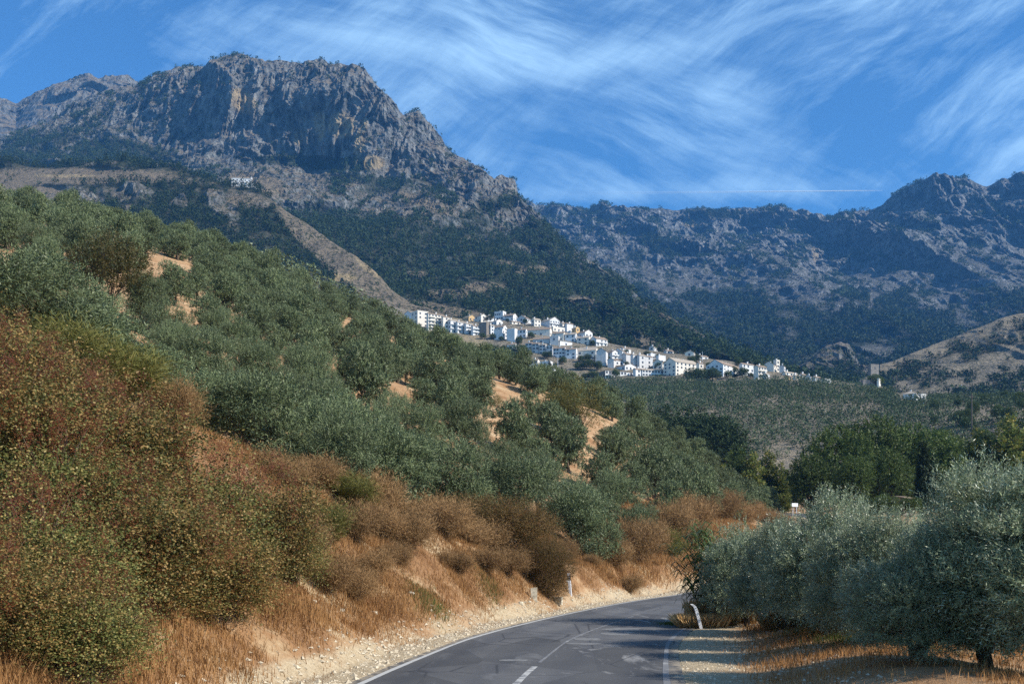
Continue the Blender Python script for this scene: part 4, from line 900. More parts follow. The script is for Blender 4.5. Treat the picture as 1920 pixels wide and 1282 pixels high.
T_ = [
 ('house', 758, 772, 783, 583, 600, 'low house with blue-shaded end at the upper left end of the village', dict(chim=0)),
 ('apartment_block', 771, 783, 803, 583, 612, 'tallest white block at the left end of the village, chimney at its corner', dict(nr=2, st=4, roof='flat')),
 ('apartment_block', 802, 803, 832, 586, 620, 'white block with many small windows beside the tallest left block', dict(nr=5, st=5, balc=2)),
 ('house', 830, 831, 844, 592, 622, 'narrow white house stepping down right of the many-windowed block', dict()),
 ('house', 840, 845, 858, 598, 624, 'white house with an open dark gallery above the shrubs', dict(balc=2)),
 ('house', 855, 858, 874, 602, 625, 'white terraced house with small balconies below the orange bank', dict(balc=2)),
 ('house', 872, 874, 887, 605, 626, 'white terraced house, third below the ochre cottage', dict(balc=1)),
 ('house', 885, 887, 899, 609, 629, 'white end house directly left of the dark stone tower house', dict(balc=1)),
 ('cottage', 867, 879, 892, 590, 602, 'small ochre cottage with pale roof above the terrace row', dict(wall='o', rmat=m_tile2)),
 ('tower_house', 898, 912, 919, 605, 629, 'dark rubble stone tower house in the left of the village', dict(wall='s', roof='flat', nl=0, nr=0, chim=0)),
 ('house', 890, 902, 912, 588, 604, 'blue-shaded gabled house behind the stone tower house', dict()),
 ('house', 912, 914, 926, 592, 603, 'small white house with tall chimneys behind the upper conifers', dict(chim=2)),
 ('hotel', 927, 943, 949, 584, 600, 'highest white building with a roof turret, two rows of dark windows', dict(roof='flat', st=2, nl=4)),
 ('house', 943, 962, 970, 587, 600, 'white house with an orange-lit end beside the highest building', dict(st=2, nl=5)),
 ('house', 921, 931, 943, 598, 609, 'white house with pale gable below the highest building', dict()),
 ('house', 957, 960, 976, 601, 608, 'low white house between two dark conifers', dict()),
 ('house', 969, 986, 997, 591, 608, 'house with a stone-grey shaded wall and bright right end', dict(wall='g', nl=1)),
 ('house', 996, 1002, 1014, 596, 612, 'bright white house with two tall dark windows', dict(nr=2)),
 ('apartment_block', 1013, 1031, 1050, 594, 613, 'block with a blank grey-shaded gable and white balconies under orange eaves', dict(nl=0, balc=3, nr=4)),
 ('house', 917, 920, 927, 608, 627, 'narrow tall white house with one slit window right of the stone tower house', dict(nl=0, nr=1)),
 ('house', 926, 942, 951, 618, 638, 'box house with blank blue-shaded wall and bright right side', dict(nl=0, roof='flat')),
 ('house', 928, 944, 951, 609, 620, 'house with dark openings above the blank box house', dict()),
 ('house', 950, 965, 970, 617, 641, 'tall blank blue-shaded house with a curved white right edge', dict(nl=0, roof='flat', nr=0)),
 ('house', 967, 986, 989, 615, 633, 'shaded house with dark balconies behind a green bush', dict(nl=3)),
 ('hall', 987, 1031, 1035, 613, 631, 'long pale blue hall with tall dark window bays under a brown roof', dict(nl=4, st=1, a=74)),
 ('house', 999, 1030, 1034, 631, 644, 'low grey house below the long pale blue hall', dict(wall='g', a=74)),
 ('house', 1049, 1055, 1063, 604, 618, 'white house in the terraced corner right of the balcony block', dict()),
 ('house', 1061, 1063, 1075, 605, 619, 'bright white gabled house near the top right of the village', dict(nr=0)),
 ('house', 1072, 1080, 1087, 612, 622, 'ochre gabled house beside the bright white gable', dict(wall='o')),
 ('house', 1033, 1037, 1059, 613, 621, 'long low white terrace wall house under the balcony block', dict(roof='flat', chim=0)),
 ('house', 1080, 1097, 1111, 618, 632, 'house with brown roofs and a white arcade at the right village edge', dict(rmat=m_tile)),
 ('row_house', 1035, 1057, 1060, 621, 639, 'left half of the shaded row under the long brown roof', dict(a=74)),
 ('row_house', 1059, 1079, 1082, 623, 641, 'shaded row house with one bright blue wall patch', dict(a=74)),
 ('house', 1081, 1104, 1108, 629, 646, 'shaded house with a slanting white stair wall', dict(a=70)),
 ('house', 1106, 1118, 1139, 630, 649, 'white and ochre lit house at the outer right edge by the pines', dict(wall='w', balc=3)),
 ('house', 1031, 1047, 1050, 631, 648, 'grey cube house with two dark windows above the long roofs', dict(wall='g', nl=1, roof='flat')),
 ('shed', 1048, 1050, 1073, 637, 648, 'bright white wedge-shaped building right of the grey cube house', dict(roof='shed', nr=1, chim=0)),
 ('house', 950, 966, 969, 643, 656, 'shaded low house half behind the round trees', dict(nl=3)),
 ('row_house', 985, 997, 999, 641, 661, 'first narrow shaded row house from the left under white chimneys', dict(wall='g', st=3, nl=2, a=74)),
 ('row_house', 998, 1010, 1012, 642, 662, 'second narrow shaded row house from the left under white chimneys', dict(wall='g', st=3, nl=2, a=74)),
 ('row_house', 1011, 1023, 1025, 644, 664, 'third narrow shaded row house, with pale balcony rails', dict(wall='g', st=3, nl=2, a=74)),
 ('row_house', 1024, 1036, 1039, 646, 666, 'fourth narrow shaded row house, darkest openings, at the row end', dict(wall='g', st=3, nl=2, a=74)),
 ('house', 1037, 1059, 1062, 649, 671, 'broad blue-shaded house with scattered small windows', dict(nl=4, st=3, a=74)),
 ('house', 1060, 1080, 1083, 651, 673, 'broad blue-shaded house with one column of dark windows', dict(nl=2, st=3, a=74)),
 ('warehouse', 1081, 1117, 1122, 650, 675, 'long house with a pale striped roof and plain shaded wall', dict(nl=3, st=2, a=74, rmat=m_tile2)),
 ('house', 1118, 1136, 1140, 653, 686, 'tallest blank grey-blue gable wall above the stone-ended building', dict(nl=0, nr=0, wall='g')),
 ('apartment_block', 1136, 1148, 1160, 656, 673, 'white flats with stacked balconies right of the blank gable', dict(balc=2)),
 ('house', 1149, 1167, 1176, 653, 673, 'house with a wide grey roof behind the stacked balconies', dict(rmat=m_tile)),
 ('house', 1165, 1168, 1183, 651, 664, 'bright white gabled house below the dark round pines', dict(nr=0)),
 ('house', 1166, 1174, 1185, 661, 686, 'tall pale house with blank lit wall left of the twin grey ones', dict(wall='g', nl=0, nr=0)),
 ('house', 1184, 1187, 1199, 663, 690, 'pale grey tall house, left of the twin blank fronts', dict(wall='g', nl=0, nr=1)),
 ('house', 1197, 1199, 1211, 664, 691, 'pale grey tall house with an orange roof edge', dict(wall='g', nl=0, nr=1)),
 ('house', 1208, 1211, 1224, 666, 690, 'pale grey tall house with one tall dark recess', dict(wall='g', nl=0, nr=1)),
 ('apartment_block', 1139, 1151, 1154, 671, 690, 'small grey flats with a grid of tiny windows', dict(wall='g', nl=4, st=4)),
 ('house', 1152, 1154, 1175, 673, 685, 'low white house under the stacked balconies, plain wall', dict(wall='w', nr=3)),
 ('school', 1116, 1135, 1192, 688, 709, 'long bright white building with a dark rubble end wall, two window rows', dict(st=2, nr=10, nl=0, a=24, roof='shed', chim=0)),
 ('house', 1150, 1172, 1193, 681, 694, 'brown-roofed upper house behind the long white building', dict(rmat=m_tile)),
 ('house', 1190, 1192, 1204, 690, 706, 'white house with dark doorways at the end of the long white building', dict()),
 ('house', 1202, 1204, 1244, 691, 705, 'low long white house with an arcade before the big apartment block', dict(nr=7, a=20)),
 ('house', 1214, 1220, 1232, 664, 674, 'white cube house above the pale tall houses', dict(roof='flat')),
 ('house', 1230, 1235, 1248, 667, 680, 'white stepped house left of the big apartment block', dict(roof='flat')),
 ('house', 1224, 1242, 1246, 674, 692, 'shaded white house tucked against the big apartment block', dict(nl=2)),
 ('apartment_block', 1244, 1267, 1311, 670, 704, 'large four-storey white block with a blue-shaded left end', dict(st=4, nl=3, nr=6, a=38, chim=3)),
 ('house', 1310, 1311, 1319, 679, 701, 'narrow white house between the two large white blocks', dict()),
 ('apartment_block', 1324, 1356, 1392, 674, 706, 'second large white block with a wide blue-shaded end and trees in front', dict(st=4, nl=4, nr=6, a=52, chim=3)),
 ('apartment_block', 1390, 1392, 1414, 680, 704, 'white block continuing right behind the round green tree', dict(st=3, chim=1)),
 ('apartment_block', 1413, 1422, 1437, 684, 711, 'white end block with three rows of dark balconies', dict(st=3, nr=3, nl=0, balc=2)),
 ('house', 1435, 1437, 1443, 699, 711, 'small white house at the foot of the balcony end block', dict()),
 ('house', 1284, 1301, 1305, 657, 668, 'house with one steep white-edged gable behind the large block', dict()),
 ('house', 1304, 1311, 1328, 665, 674, 'brown-roofed house with a tall chimney between the large blocks', dict(rmat=m_tile)),
 ('cottage', 1217, 1226, 1233, 648, 657, 'small brown-roofed cottage among the upper pines', dict(wall='g')),
 ('cottage', 1244, 1250, 1263, 655, 663, 'low pale cottage right of the upper cypress', dict(wall='g')),
 ('apartment_block', 1431, 1451, 1457, 678, 697, 'grey-shaded block with a tan roof at the right end of the village', dict(nl=0)),
 ('apartment_block', 1455, 1456, 1462, 676, 696, 'slim bright white stair tower at the right end of the village', dict(roof='flat', nl=0, nr=1)),
 ('house', 1461, 1470, 1473, 684, 697, 'small grey block right of the slim stair tower', dict(wall='g')),
 ('house', 1467, 1473, 1495, 696, 704, 'broad pale-roofed house below the stair tower', dict(rmat=m_tile2)),
 ('house', 1471, 1479, 1486, 703, 712, 'small house with yellow-lit front on the right ridge', dict(wall='o')),
 ('house', 1486, 1492, 1500, 702, 712, 'small white house right of the yellow-lit one', dict()),
 ('house', 1500, 1504, 1511, 700, 712, 'bright white little house in the middle of the right ridge row', dict()),
 ('house', 1510, 1520, 1526, 703, 713, 'grey-roofed little house near the end of the right ridge row', dict()),
 ('house', 1526, 1529, 1540, 705, 715, 'last but one white house on the right ridge', dict()),
 ('house', 1545, 1547, 1559, 711, 718, 'last little white house at the tip of the village ridge', dict(roof='flat', chim=0)),
 ('house', 910, 925, 945, 667, 680, 'flat white house in the lower left row behind the olive crest', dict(roof='flat', a=60)),
 ('row_house', 944, 963, 967, 671, 692, 'shaded terraced house with grey roof in the lower left row', dict(a=74, nl=3)),
 ('row_house', 965, 984, 986, 672, 697, 'terraced house with a bright blue lower wall', dict(a=74, nl=3)),
 ('row_house', 984, 994, 996, 674, 694, 'narrow terraced house between the blue-walled one and white one', dict(a=74, nl=2)),
 ('row_house', 995, 1008, 1012, 673, 696, 'white terraced house behind the tall dark cypress', dict(a=60, nl=2)),
 ('house', 1012, 1030, 1036, 678, 700, 'white modern house with bright right end beside the cypress row', dict(roof='flat', a=62)),
 ('house', 1036, 1038, 1045, 691, 698, 'tiny white outbuilding right of the lower left row', dict(roof='flat', chim=0)),
 ('farmhouse', 1693, 1718, 1727, 732, 750, 'white farmhouse with blue-shaded side on the far right slope', dict(roof='hip', group=None, st=1, nl=0)),
 ('outbuilding', 1724, 1727, 1736, 740, 750, 'small bright cube annex beside the white farmhouse', dict(roof='flat', group=None, chim=0)),
]
hull = []
for t_ in T_:
    nm, p0, pc, p1, pt_, pb_, lab, kw = t_
    o_ = B(nm, p0, pc, p1, pt_, pb_, lab, cat=nm.replace('_', ' '), **kw); hull.append((p0, p1, pt_, pb_))
# the long white building's rubble end wall
for o_ in [o for o in COL.objects if o.get('category') == 'school']:
    w_ = [c for c in o_.children if c.name.startswith('wall')][0]
    xs = [v.co for v in w_.data.vertices]; Ld_ = max(v.y for v in xs); Hz = max(v.z for v in xs)
    g = G(); g.box(-.12, -.003, .05, Ld_-.05, -4.9, Hz-.05); e_ = obj('end_wall', g.mesh('end_wall', [m_stonew]), o_); e_['label'] = 'dark rubble stone end wall'
for o_ in [o for o in COL.objects if o.get('category') == 'hotel']:
    g = G(); g.box(4, 9, 3, 8, 4, 9.2); obj('roof_turret', g.mesh('roof_turret', [m_white]), o_)
# hermitage on the spur
hp = spur_pt(452, 1.84); hy = hp[1]-6; hpy = HY-(hp[2]+1.5-CH)/hy*F
hr = B('hermitage', 432, 434, 471, hpy-15, hpy, 'pale blue-white hermitage alone on the pine spur under the cliffs', cat='hermitage', Y=hy, a=8, nl=0, nr=5, st=2, group=None, chim=0, rmat=m_tile2)
g = G(); g.box(24, 27, -1.0, 2, -4, 3); g.box(24, 33, -3, -1.2, -6, -1.5); obj('terrace_wall', g.mesh('terrace_wall', [m_offw]), hr)
g = G(); g.box(23.5, 25.3, 2, 5, 9.0, 11.2); g.add([(23.3, 1.8, 11.2), (25.5, 1.8, 11.2), (25.5, 5.2, 11.2), (23.3, 5.2, 11.2), (24.4, 3.5, 12.6)], [(0, 3, 2, 1)], [(0, 1, 4), (1, 2, 4), (2, 3, 4), (3, 0, 4)]); obj('bell_gable', g.mesh('bell_gable', [m_white]), hr)
# castle tower
ty = hill_hit(1633, 718)
tr = B('castle_tower', 1627, 1633, 1648, 684, 714, 'square grey stone castle tower on the ridge before the dry hill', cat='tower', wall='s', roof='flat', nl=0, nr=0, group=None, Y=ty, chim=0, a=20, rmat=m_stonew)
m_ct = plain('castle stone', (0.23, 0.21, 0.19), 0.95, 0.1, 0.2, 1.0)
for c in tr.children:
    c.data.materials[0] = m_ct
    if len(c.data.materials) > 1: c.data.materials[1] = m_ct
g = G(); g.box(3, 3.7, -.06, .02, 8, 9.8); obj('slit_window', g.mesh('slit_window', [m_pane]), tr)
pl = B('castle_wall', 1614, 1618, 1646, 714, 727, 'low grey rampart wall at the foot of the castle tower', cat='rampart', wall='s', roof='flat', nl=0, nr=0, group=None, Y=ty-9, chim=0, a=8, rmat=m_stonew)
for c in pl.children:
    c.data.materials[0] = m_ct
    if len(c.data.materials) > 1: c.data.materials[1] = m_ct
B('gate_turret', 1646.5, 1648, 1651.5, 711, 725, 'small sunlit turret beside the castle rampart', cat='turret', wall='c', roof='flat', nl=0, nr=0, group=None, Y=ty-12, chim=0, a=55)
# valley hut
B('hut', 1684, 1694, 1700, 931, 939, 'low hut with a brown tiled roof below the broadleaf trees', cat='hut', wall='s', roof='gable', nl=0, nr=1, group=None, Y=178, chim=0, a=40, rmat=m_tile)
# ------------------------------------------------------------------ more trees and shrubs
def gz(x, y):
    a = float(height([x], [y])[0]) if y < 430 else -1e9
    if y > 335 and 500 < CX+F*x/y < 2400: a = max(a, hill_z(x, y))
    return a
def by_top(px, Y, top): # ground point and the height that makes the top reach picture row `top`
    x = (px-CX)/F*Y; z = gz(x, Y); return (x, Y, z), CH+(HY-top)/F*Y-z
def broad_lobes(seed, Rr, H, n=13, low=.15):
    r_ = np.random.default_rng(seed); out = []
    for i in range(n):
        a = i*2.4+r_.random(); z = H*(low+.14+(.86-low-.2)*((i+.5)/n)); rr = Rr*(0.62*math.sqrt(max(.05, 1-((z/H-.5)/.52)**2)))
        out.append((rr*math.cos(a), rr*math.sin(a), z, Rr*(.30+.12*r_.random()), H*(.11+.05*r_.random())))
    out.append((0, 0, H*.84, Rr*.35, H*.13)); return out
lb = broad_lobes(1, 5.5, 13); BR1 = (crown_mesh('crown', m_broad, 5, lb, 15000, .36, .2, spray=8, spl=.8, up=.3, inner=.55, rounded=True), trunk_mesh(5, lb, 3, .5, m_bark, 1, spread=.3))
lb = broad_lobes(2, 5.0, 13, 14); BR2 = (crown_mesh('crown', m_broad, 6, lb, 15000, .36, .2, spray=8, spl=.8, up=.3, inner=.55, rounded=True), trunk_mesh(6, lb, 3, .5, m_bark, 1, spread=.3))
def column_lobes(seed, Rr, H, n=11):
    r_ = np.random.default_rng(seed); out = []
    for i in range(n):
        t = (i+.5)/n; a = i*2.4; w_ = Rr*(1.0-.75*t**1.6)*(.6+.4*min(1, t*5)); out.append((w_*.45*math.cos(a), w_*.45*math.sin(a), H*(.08+.9*t), w_*.62, H*.09))
    return out
lb = column_lobes(3, 2.6, 12); POPY = (crown_mesh('crown', m_yellow, 7, lb, 9000, .32, .2, spray=7, spl=.7, up=1.2, inner=.4, rounded=True), trunk_mesh(7, lb[:5], 2.5, .3, m_bark, 1))
POPG = (crown_mesh('crown', m_broad, 8, lb, 9000, .34, .2, spray=7, spl=.7, up=1.2, inner=.4, rounded=True), trunk_mesh(8, lb[:5], 2.5, .3, m_bark, 1))
lb = [(.12*math.cos(i*2.4), .12*math.sin(i*2.4), 9*(.06+.9*(i+.5)/18), .72*(1-.62*((i+.5)/18)**2.2), .75) for i in range(18)]; CYP = (crown_mesh('crown', m_cyp, 9, lb, 16000, .18, .07, spray=10, spl=.35, up=3, inner=.45), trunk_mesh(9, lb[:4], 1.5, .2, m_bark, 1))
lb = broad_lobes(5, 2.6, 9, 10, .3); PIN = (crown_mesh('crown', m_pine, 10, lb, 7000, .34, .09, spray=9, spl=.6, up=.8, inner=.4), trunk_mesh(10, lb, 3, .25, m_bark, 1))
lb = broad_lobes(6, 2.3, 4.6, 12, .3); ALM = (crown_mesh('crown', m_almond, 12, lb, 9000, .11, .045, spray=8, spl=.5, up=.5, inner=.3, rounded=True), trunk_mesh(12, lb, 1.1, .16, m_bark, 1, spread=.15))
m_almdark = leafmat('dark almond leaves', (0.028, 0.048, 0.014), (0.14, 0.10, 0.035), None, .25)
ALD = (crown_mesh('crown', m_almdark, 13, lb, 13000, .12, .05, spray=8, spl=.5, up=.5, inner=.3, rounded=True), ALM[1])
BH, PH, CHh, NH, AH = 13.3, 12.2, 9.2, 8.7, 4.75
def T(kind, key, me, hh, px, Y, top, lab, cat, grp=None, wide=1.0):
    loc, h = by_top(px, Y, top); s = max(.2, h/hh); c = place(kind, key, me, loc, px*0.7, s*wide, lab, cat, grp, 1/wide); return c
for i, (px, Y, top, lab) in enumerate([
    (1568, 205, 792, 'broadleaf tree with rounded top, leftmost of the tall green wood'), (1640, 212, 774, 'tallest broadleaf tree in the middle of the green wood'),
    (1708, 216, 790, 'broadleaf tree left behind the slim cypress'), (1522, 200, 845, 'lower broadleaf tree on the left flank of the green wood'),
    (1765, 222, 806, 'broadleaf tree right behind the slim cypress'), (1598, 186, 850, 'dark broadleaf tree low in front of the green wood'),
    (1668, 190, 838, 'broadleaf tree in front of the green wood above the hut'), (1740, 230, 800, 'broadleaf tree at the back right of the green wood')]):
    T('broadleaf_tree', ('b', i % 2), (BR1, BR2)[i % 2], BH, px, Y, top, lab, 'tree', 'broadleaf wood right of the valley', .95)
for i, (px, Y, top, k, lab) in enumerate([
    (1355, 215, 872, 'y', 'small yellowish poplar leftmost in the valley row'), (1384, 225, 838, 'g', 'green poplar, tallest in the valley row'), (1412, 222, 850, 'y', 'yellow poplar in the middle of the valley row'),
    (1440, 228, 846, 'y', 'golden poplar right of the middle in the valley row'), (1463, 226, 868, 'y', 'slim pale poplar at the right end of the valley row'), (1372, 260, 850, 'g', 'dark green poplar standing behind the valley row'),
    (1775, 205, 812, 'g', 'green poplar right of the broadleaf wood'), (1836, 210, 806, 'y', 'yellow-topped poplar above the big silvery olive'), (1893, 208, 782, 'y', 'yellowing poplar near the right edge'),
    (1860, 215, 815, 'g', 'green poplar between the two yellow-topped ones'), (1922, 212, 778, 'g', 'tall green poplar cut by the right edge'), (1806, 220, 830, 'g', 'shorter green poplar right of the cypress')]):
    T('poplar', ('p', k), POPY if k == 'y' else POPG, PH, px, Y, top, lab, 'poplar', 'poplars in the valley', 1.5 if k == 'g' else 1.25)
T('cypress', 'c', CYP, CHh, 1731, 172, 824, 'slim dark cypress standing alone before the broadleaf wood', 'cypress', None, 1.3)
for i, (px, top, b) in enumerate([(1012, 690, 0), (1019, 700, 0), (1030, 679, 1), (1036, 697, 0), (1046, 694, 0), (1053, 690, 1), (1061, 694, 0)]):
    Y = 800; c = T('cypress', 'c', CYP, CHh, px, Y, top-4, ['dark cypress at the left of the village cypress row', 'short cypress beside the leftmost one in the village row', 'tallest cypress before the white terraced house', 'low cypress before the white modern house', 'cypress left of the darkest clump in the village row', 'cypress in the darkest clump of the village row', 'cypress at the right end of the village row'][i], 'cypress', 'cypresses before the lower village row', 1.2)
for i, (px, Y, top, lab) in enumerate([(1248, 330, 768, 'pine leftmost of the valley pines'), (1272, 335, 774, 'dark pine second in the valley pine group'), (1298, 330, 772, 'rounded dark pine in the middle of the valley pines'),
    (1322, 325, 780, 'pine right of the rounded one in the valley group'), (1346, 320, 786, 'rightmost dark pine above the poplar row'), (1232, 350, 790, 'small pine behind the crest of the olive hill')]):
    T('pine_tree', 'pi', PIN, NH, px, Y, top, lab, 'pine', 'dark pines in the valley', 1.4)
VT = [(1128, 930, 640, 'dark pine at the right edge of the upper village'), (1146, 930, 634, 'rounded pine beside the ochre-lit house'), (1163, 930, 640, 'large dark pine above the white gabled house'), (1178, 930, 638, 'pine in the dark clump above the village centre'), (1196, 930, 646, 'pine behind the pale tall houses'),
    (1210, 930, 650, 'lower pine at the end of the village clump'), (1268, 900, 648, 'big dark pine behind the large white block'), (1282, 900, 650, 'pine beside the big dark one behind the block'), (1300, 900, 652, 'dark pine above the steep gable'), (1346, 880, 660, 'light green tree behind the second large block'),
    (1378, 860, 668, 'round tree behind the roof of the second block'), (1394, 860, 668, 'dark tree above the right white block'), (1418, 850, 678, 'small tree above the balcony end block'), (911, 1000, 594, 'dark conifer behind the stone tower house'), (919, 1000, 590, 'slim conifer beside the narrow tall white house'),
    (952, 990, 597, 'dark conifer among the upper houses'), (984, 985, 597, 'dark conifer before the stone-grey house'), (1236, 900, 650, 'slim tree beside the small brown-roofed cottage')]
for i, (px, Y, top, lab) in enumerate(VT): T('pine_tree', 'pi', PIN, NH, px, Y, top, lab, 'pine', 'trees around the village', 1.25)
VB = [(1298, 775, 688, 'large round dark tree before the first big white block'), (1315, 775, 690, 'middle round tree between the two white blocks'), (1336, 775, 688, 'round light green tree before the second block end'), (1392, 772, 688, 'broad green tree in front of the second white block'), (1408, 770, 698, 'low tree under the balcony end block'), (1437, 772, 700, 'dark low tree right of the balcony end block'),
    (1378, 775, 700, 'dark bushy tree at the foot of the second block'), (930, 850, 646, 'pale green tree by the sandy slope left of the row houses'), (945, 845, 652, 'dark round tree below the sandy slope'), (958, 840, 658, 'dark round tree above the lower left row'), (972, 850, 645, 'round tree before the shaded low house'), (915, 850, 655, 'dark tree at the left foot of the sandy slope'),
    (1100, 830, 672, 'dark shrubby tree before the long pale roof'), (1120, 830, 676, 'dark tree at the foot of the blank gable'), (1084, 830, 678, 'low tree on the slope under the broad shaded houses'), (1112, 800, 694, 'dark tree left of the rubble end wall'), (1098, 800, 699, 'low dark tree on the bare slope below the houses'), (940, 925, 630, 'green bush beside the blank box house'), (974, 925, 630, 'green bush under the dark balconies')]
for i, (px, Y, top, lab) in enumerate(VB): T('round_tree', ('b', i % 2), (BR1, BR2)[i % 2], BH, px, Y, top, lab, 'tree', 'trees around the village', 1.5)
r_ = np.random.default_rng(99)
for i in range(48):
    px = 905+i*11+r_.normal(0, 6); pb_ = np.interp(px, [900, 1000, 1100, 1250, 1450], [640, 655, 672, 690, 704])+r_.normal(0, 14); Y = hill_hit(px, pb_)-3; T('round_tree', ('b', i % 2), (BR1, BR2)[i % 2], BH, px, Y, HY-(gz((px-CX)/F*Y, Y)+4+3*r_.random()-CH)/Y*F, 'small green tree squeezed between the village houses', 'tree', 'small trees between the houses', 1.3)
T('round_tree', ('b', 0), BR1, BH, 1641, ty-6, 700, 'small dark tree growing at the foot of the castle tower', 'tree', None, 1.6)
for i, (px, Y, top) in enumerate([(1655, 168, 925), (1705, 170, 930), (1625, 172, 930), (1770, 175, 920)]): T('round_tree', ('b', i % 2), (BR1, BR2)[i % 2], BH, px, Y, top, ['low dark shrub left of the hut', 'low shrub between the hut and the cypress', 'low shrub at the far left of the hut', 'low shrub right of the cypress foot'][i], 'shrub', 'shrubs around the hut', 1.6)
# valley olives and trees of the green band on the right
r_ = np.random.default_rng(78)
for i in range(6):
    px = 1385+i*19; Y = 176+4*(i % 3); x = (px-CX)/F*Y
    place('olive_tree', ('f', i % 4), O_far[i % 4], (x, Y+16, gz(x, Y+16)-.1), i, 1.1, 'dark olive of the row beyond the distant road bend', 'olive tree', 'olive trees beyond the distant road bend')
for i in range(34):
    px = 1740+r_.random()*240; Y = 300+r_.random()*260; x = (px-CX)/F*Y; k = i % 3
    place('round_tree', ('b', i % 2), (BR1, BR2)[i % 2], (x, Y, gz(x, Y)-.3), i, .34+.2*r_.random(), 'mid green tree on the wooded band under the dry right hill', 'tree', 'trees on the right wooded band', 1.0)
for i in range(26):
    px = 1440+r_.random()*330; Y = 245+r_.random()*130; x = (px-CX)/F*Y
    place('round_tree', ('b', i % 2), (BR1, BR2)[i % 2], (x, Y, gz(x, Y)-.3), i, .38+.2*r_.random(), 'dark tree behind the tall green wood', 'tree', 'trees behind the green wood', 1.0)
# almonds on the left hill
for px, Y, top, key, me, lab in [(1078, 108, 705, 'al', ALM, 'yellow-green almond tree standing alone on the sandy clearing'), (932, 112, 738, 'al2', ALM, 'small sparse yellow almond on the middle sandy clearing'), (862, 118, 728, 'al3', ALM, 'thin yellow almond left of the middle clearing'), (210, 74, 432, 'ald', ALD, 'dark branching almond tree with rusty leaves on the left slope'), (40, 118, 432, 'al3', ALM, 'rusty low shrub on the upper left dry strip')]:
    T('almond_tree', key, me, AH, px, Y, top, lab, 'almond tree', None, .95 if px > 1000 or px < 300 else .7)
# ------------------------------------------------------------------ shrubs of the bank
m_hips = leafmat('hawthorn leaves', [(0.0, (0.03, 0.042, 0.012)), (0.38, (0.13, 0.125, 0.038)), (0.7, (0.29, 0.165, 0.055)), (1.0, (0.40, 0.31, 0.12))], None, None, .25, .5, .3)
m_red = plain('dark red berries', (0.20, 0.06, 0.025), .45, .4, .2, 8)
m_twig = plain('thin grey twigs', (0.15, 0.10, 0.065), .9, .1, .2, 8)
m_brown = leafmat('rust brown leaves', (0.05, 0.05, 0.018), (0.22, 0.125, 0.048), None, .25, .6, .2)
m_dryst = leafmat('dry stalks', (0.13, 0.075, 0.03), (0.42, 0.255, 0.12), None, .2, .7, .15)
m_broom = leafmat('broom shoots', (0.06, 0.08, 0.018), (0.24, 0.20, 0.06), None, .2, .6, .2)
def bush_lobes(seed, Rr, H, n=12):
    r_ = np.random.default_rng(seed); out = []
    for i in range(n):
        a = i*2.4+r_.random(); rr = Rr*(.25+.5*r_.random()); z = H*(.15+.68*r_.random()*(1-.4*rr/Rr)); out.append((rr*math.cos(a), rr*math.sin(a), z, Rr*(.26+.16*r_.random()), H*(.14+.12*r_.random())))
    return out
def stems(seed, lobes, n=26, r0=.03, name='stems'):
    r_ = np.random.default_rng(seed); g = G()
    for i in range(n):
        l = lobes[i % len(lobes)]; e = np.array(l[:3])+unit(r_.normal(size=3)+np.array([0, 0, .3]))*l[3]*(1.0+.35*r_.random()); b = np.array([r_.normal(0, .15), r_.normal(0, .15), -.2])
        tt = np.linspace(0, 1, 6)[:, None]; p_ = b*(1-tt)+e*tt+np.array([0, 0, .35])*np.sin(tt*math.pi)+r_.normal(0, .07, (6, 3))*tt
        g.tube(p_, r0*(1-.85*tt[:, 0]), 4)
    return g.mesh(name, [m_twig], True)
def berry_mesh(seed, lobes, n):
    r_ = np.random.default_rng(seed); lb = np.array(lobes)[r_.integers(0, len(lobes), n)]; d = unit(r_.normal(size=(n, 3)))
    c = lb[:, :3]+d*np.stack([lb[:, 3], lb[:, 3], lb[:, 4]], -1)*(.8+.4*r_.random((n, 1)))
    c = np.repeat(c, 5, 0)+r_.normal(0, .035, (n*5, 3)); n *= 5
    Bq = np.array([(1, 0, 0), (-1, 0, 0), (0, 1, 0), (0, -1, 0), (0, 0, 1), (0, 0, -1)], float)*.011
    Fc = np.array([(0, 2, 4), (2, 1, 4), (1, 3, 4), (3, 0, 4), (2, 0, 5), (1, 2, 5), (3, 1, 5), (0, 3, 5)])
    V = (c[:, None]+Bq[None]).reshape(-1, 3); T3 = (Fc[None]+np.arange(n)[:, None, None]*6).reshape(-1, 3)
    return mesh('berries', V, [T3], [m_red])
HB = []
m_hips2 = leafmat('rusty hawthorn leaves', [(0.0, (0.06, 0.055, 0.018)), (0.35, (0.16, 0.12, 0.04)), (0.6, (0.33, 0.15, 0.055)), (1.0, (0.43, 0.28, 0.11))], None, None, .2, .5, .3)
m_hips3 = leafmat('green hawthorn leaves', [(0.0, (0.03, 0.045, 0.013)), (0.5, (0.14, 0.145, 0.042)), (0.78, (0.26, 0.17, 0.055)), (1.0, (0.38, 0.33, 0.13))], None, None, .2, .5, .3)
for s in (1, 2, 3):
    rq = np.random.default_rng(s+300); lb = [(x, y, z, rx*(.5+.55*rq.random()), rz*(.5+.5*rq.random())) for x, y, z, rx, rz in bush_lobes(s, 2.0, 3.4, 24)]+[(1.9*q_*math.cos(a_), 1.9*q_*math.sin(a_), 3.2-1.6*q_*q_+.5*rq.random(), .13, .5+.3*rq.random()) for q_, a_ in zip(rq.random(22), rq.random(22)*6.28)]; HB.append((crown_mesh('foliage', (m_hips, m_hips, m_hips3)[s-1], s+30, lb, 36000, .068, .046, spray=9, spl=.75, up=.4, inner=.05, jit=.75, rounded=True), stems(s, lb, 80, .022), berry_mesh(s, lb, 2600)))
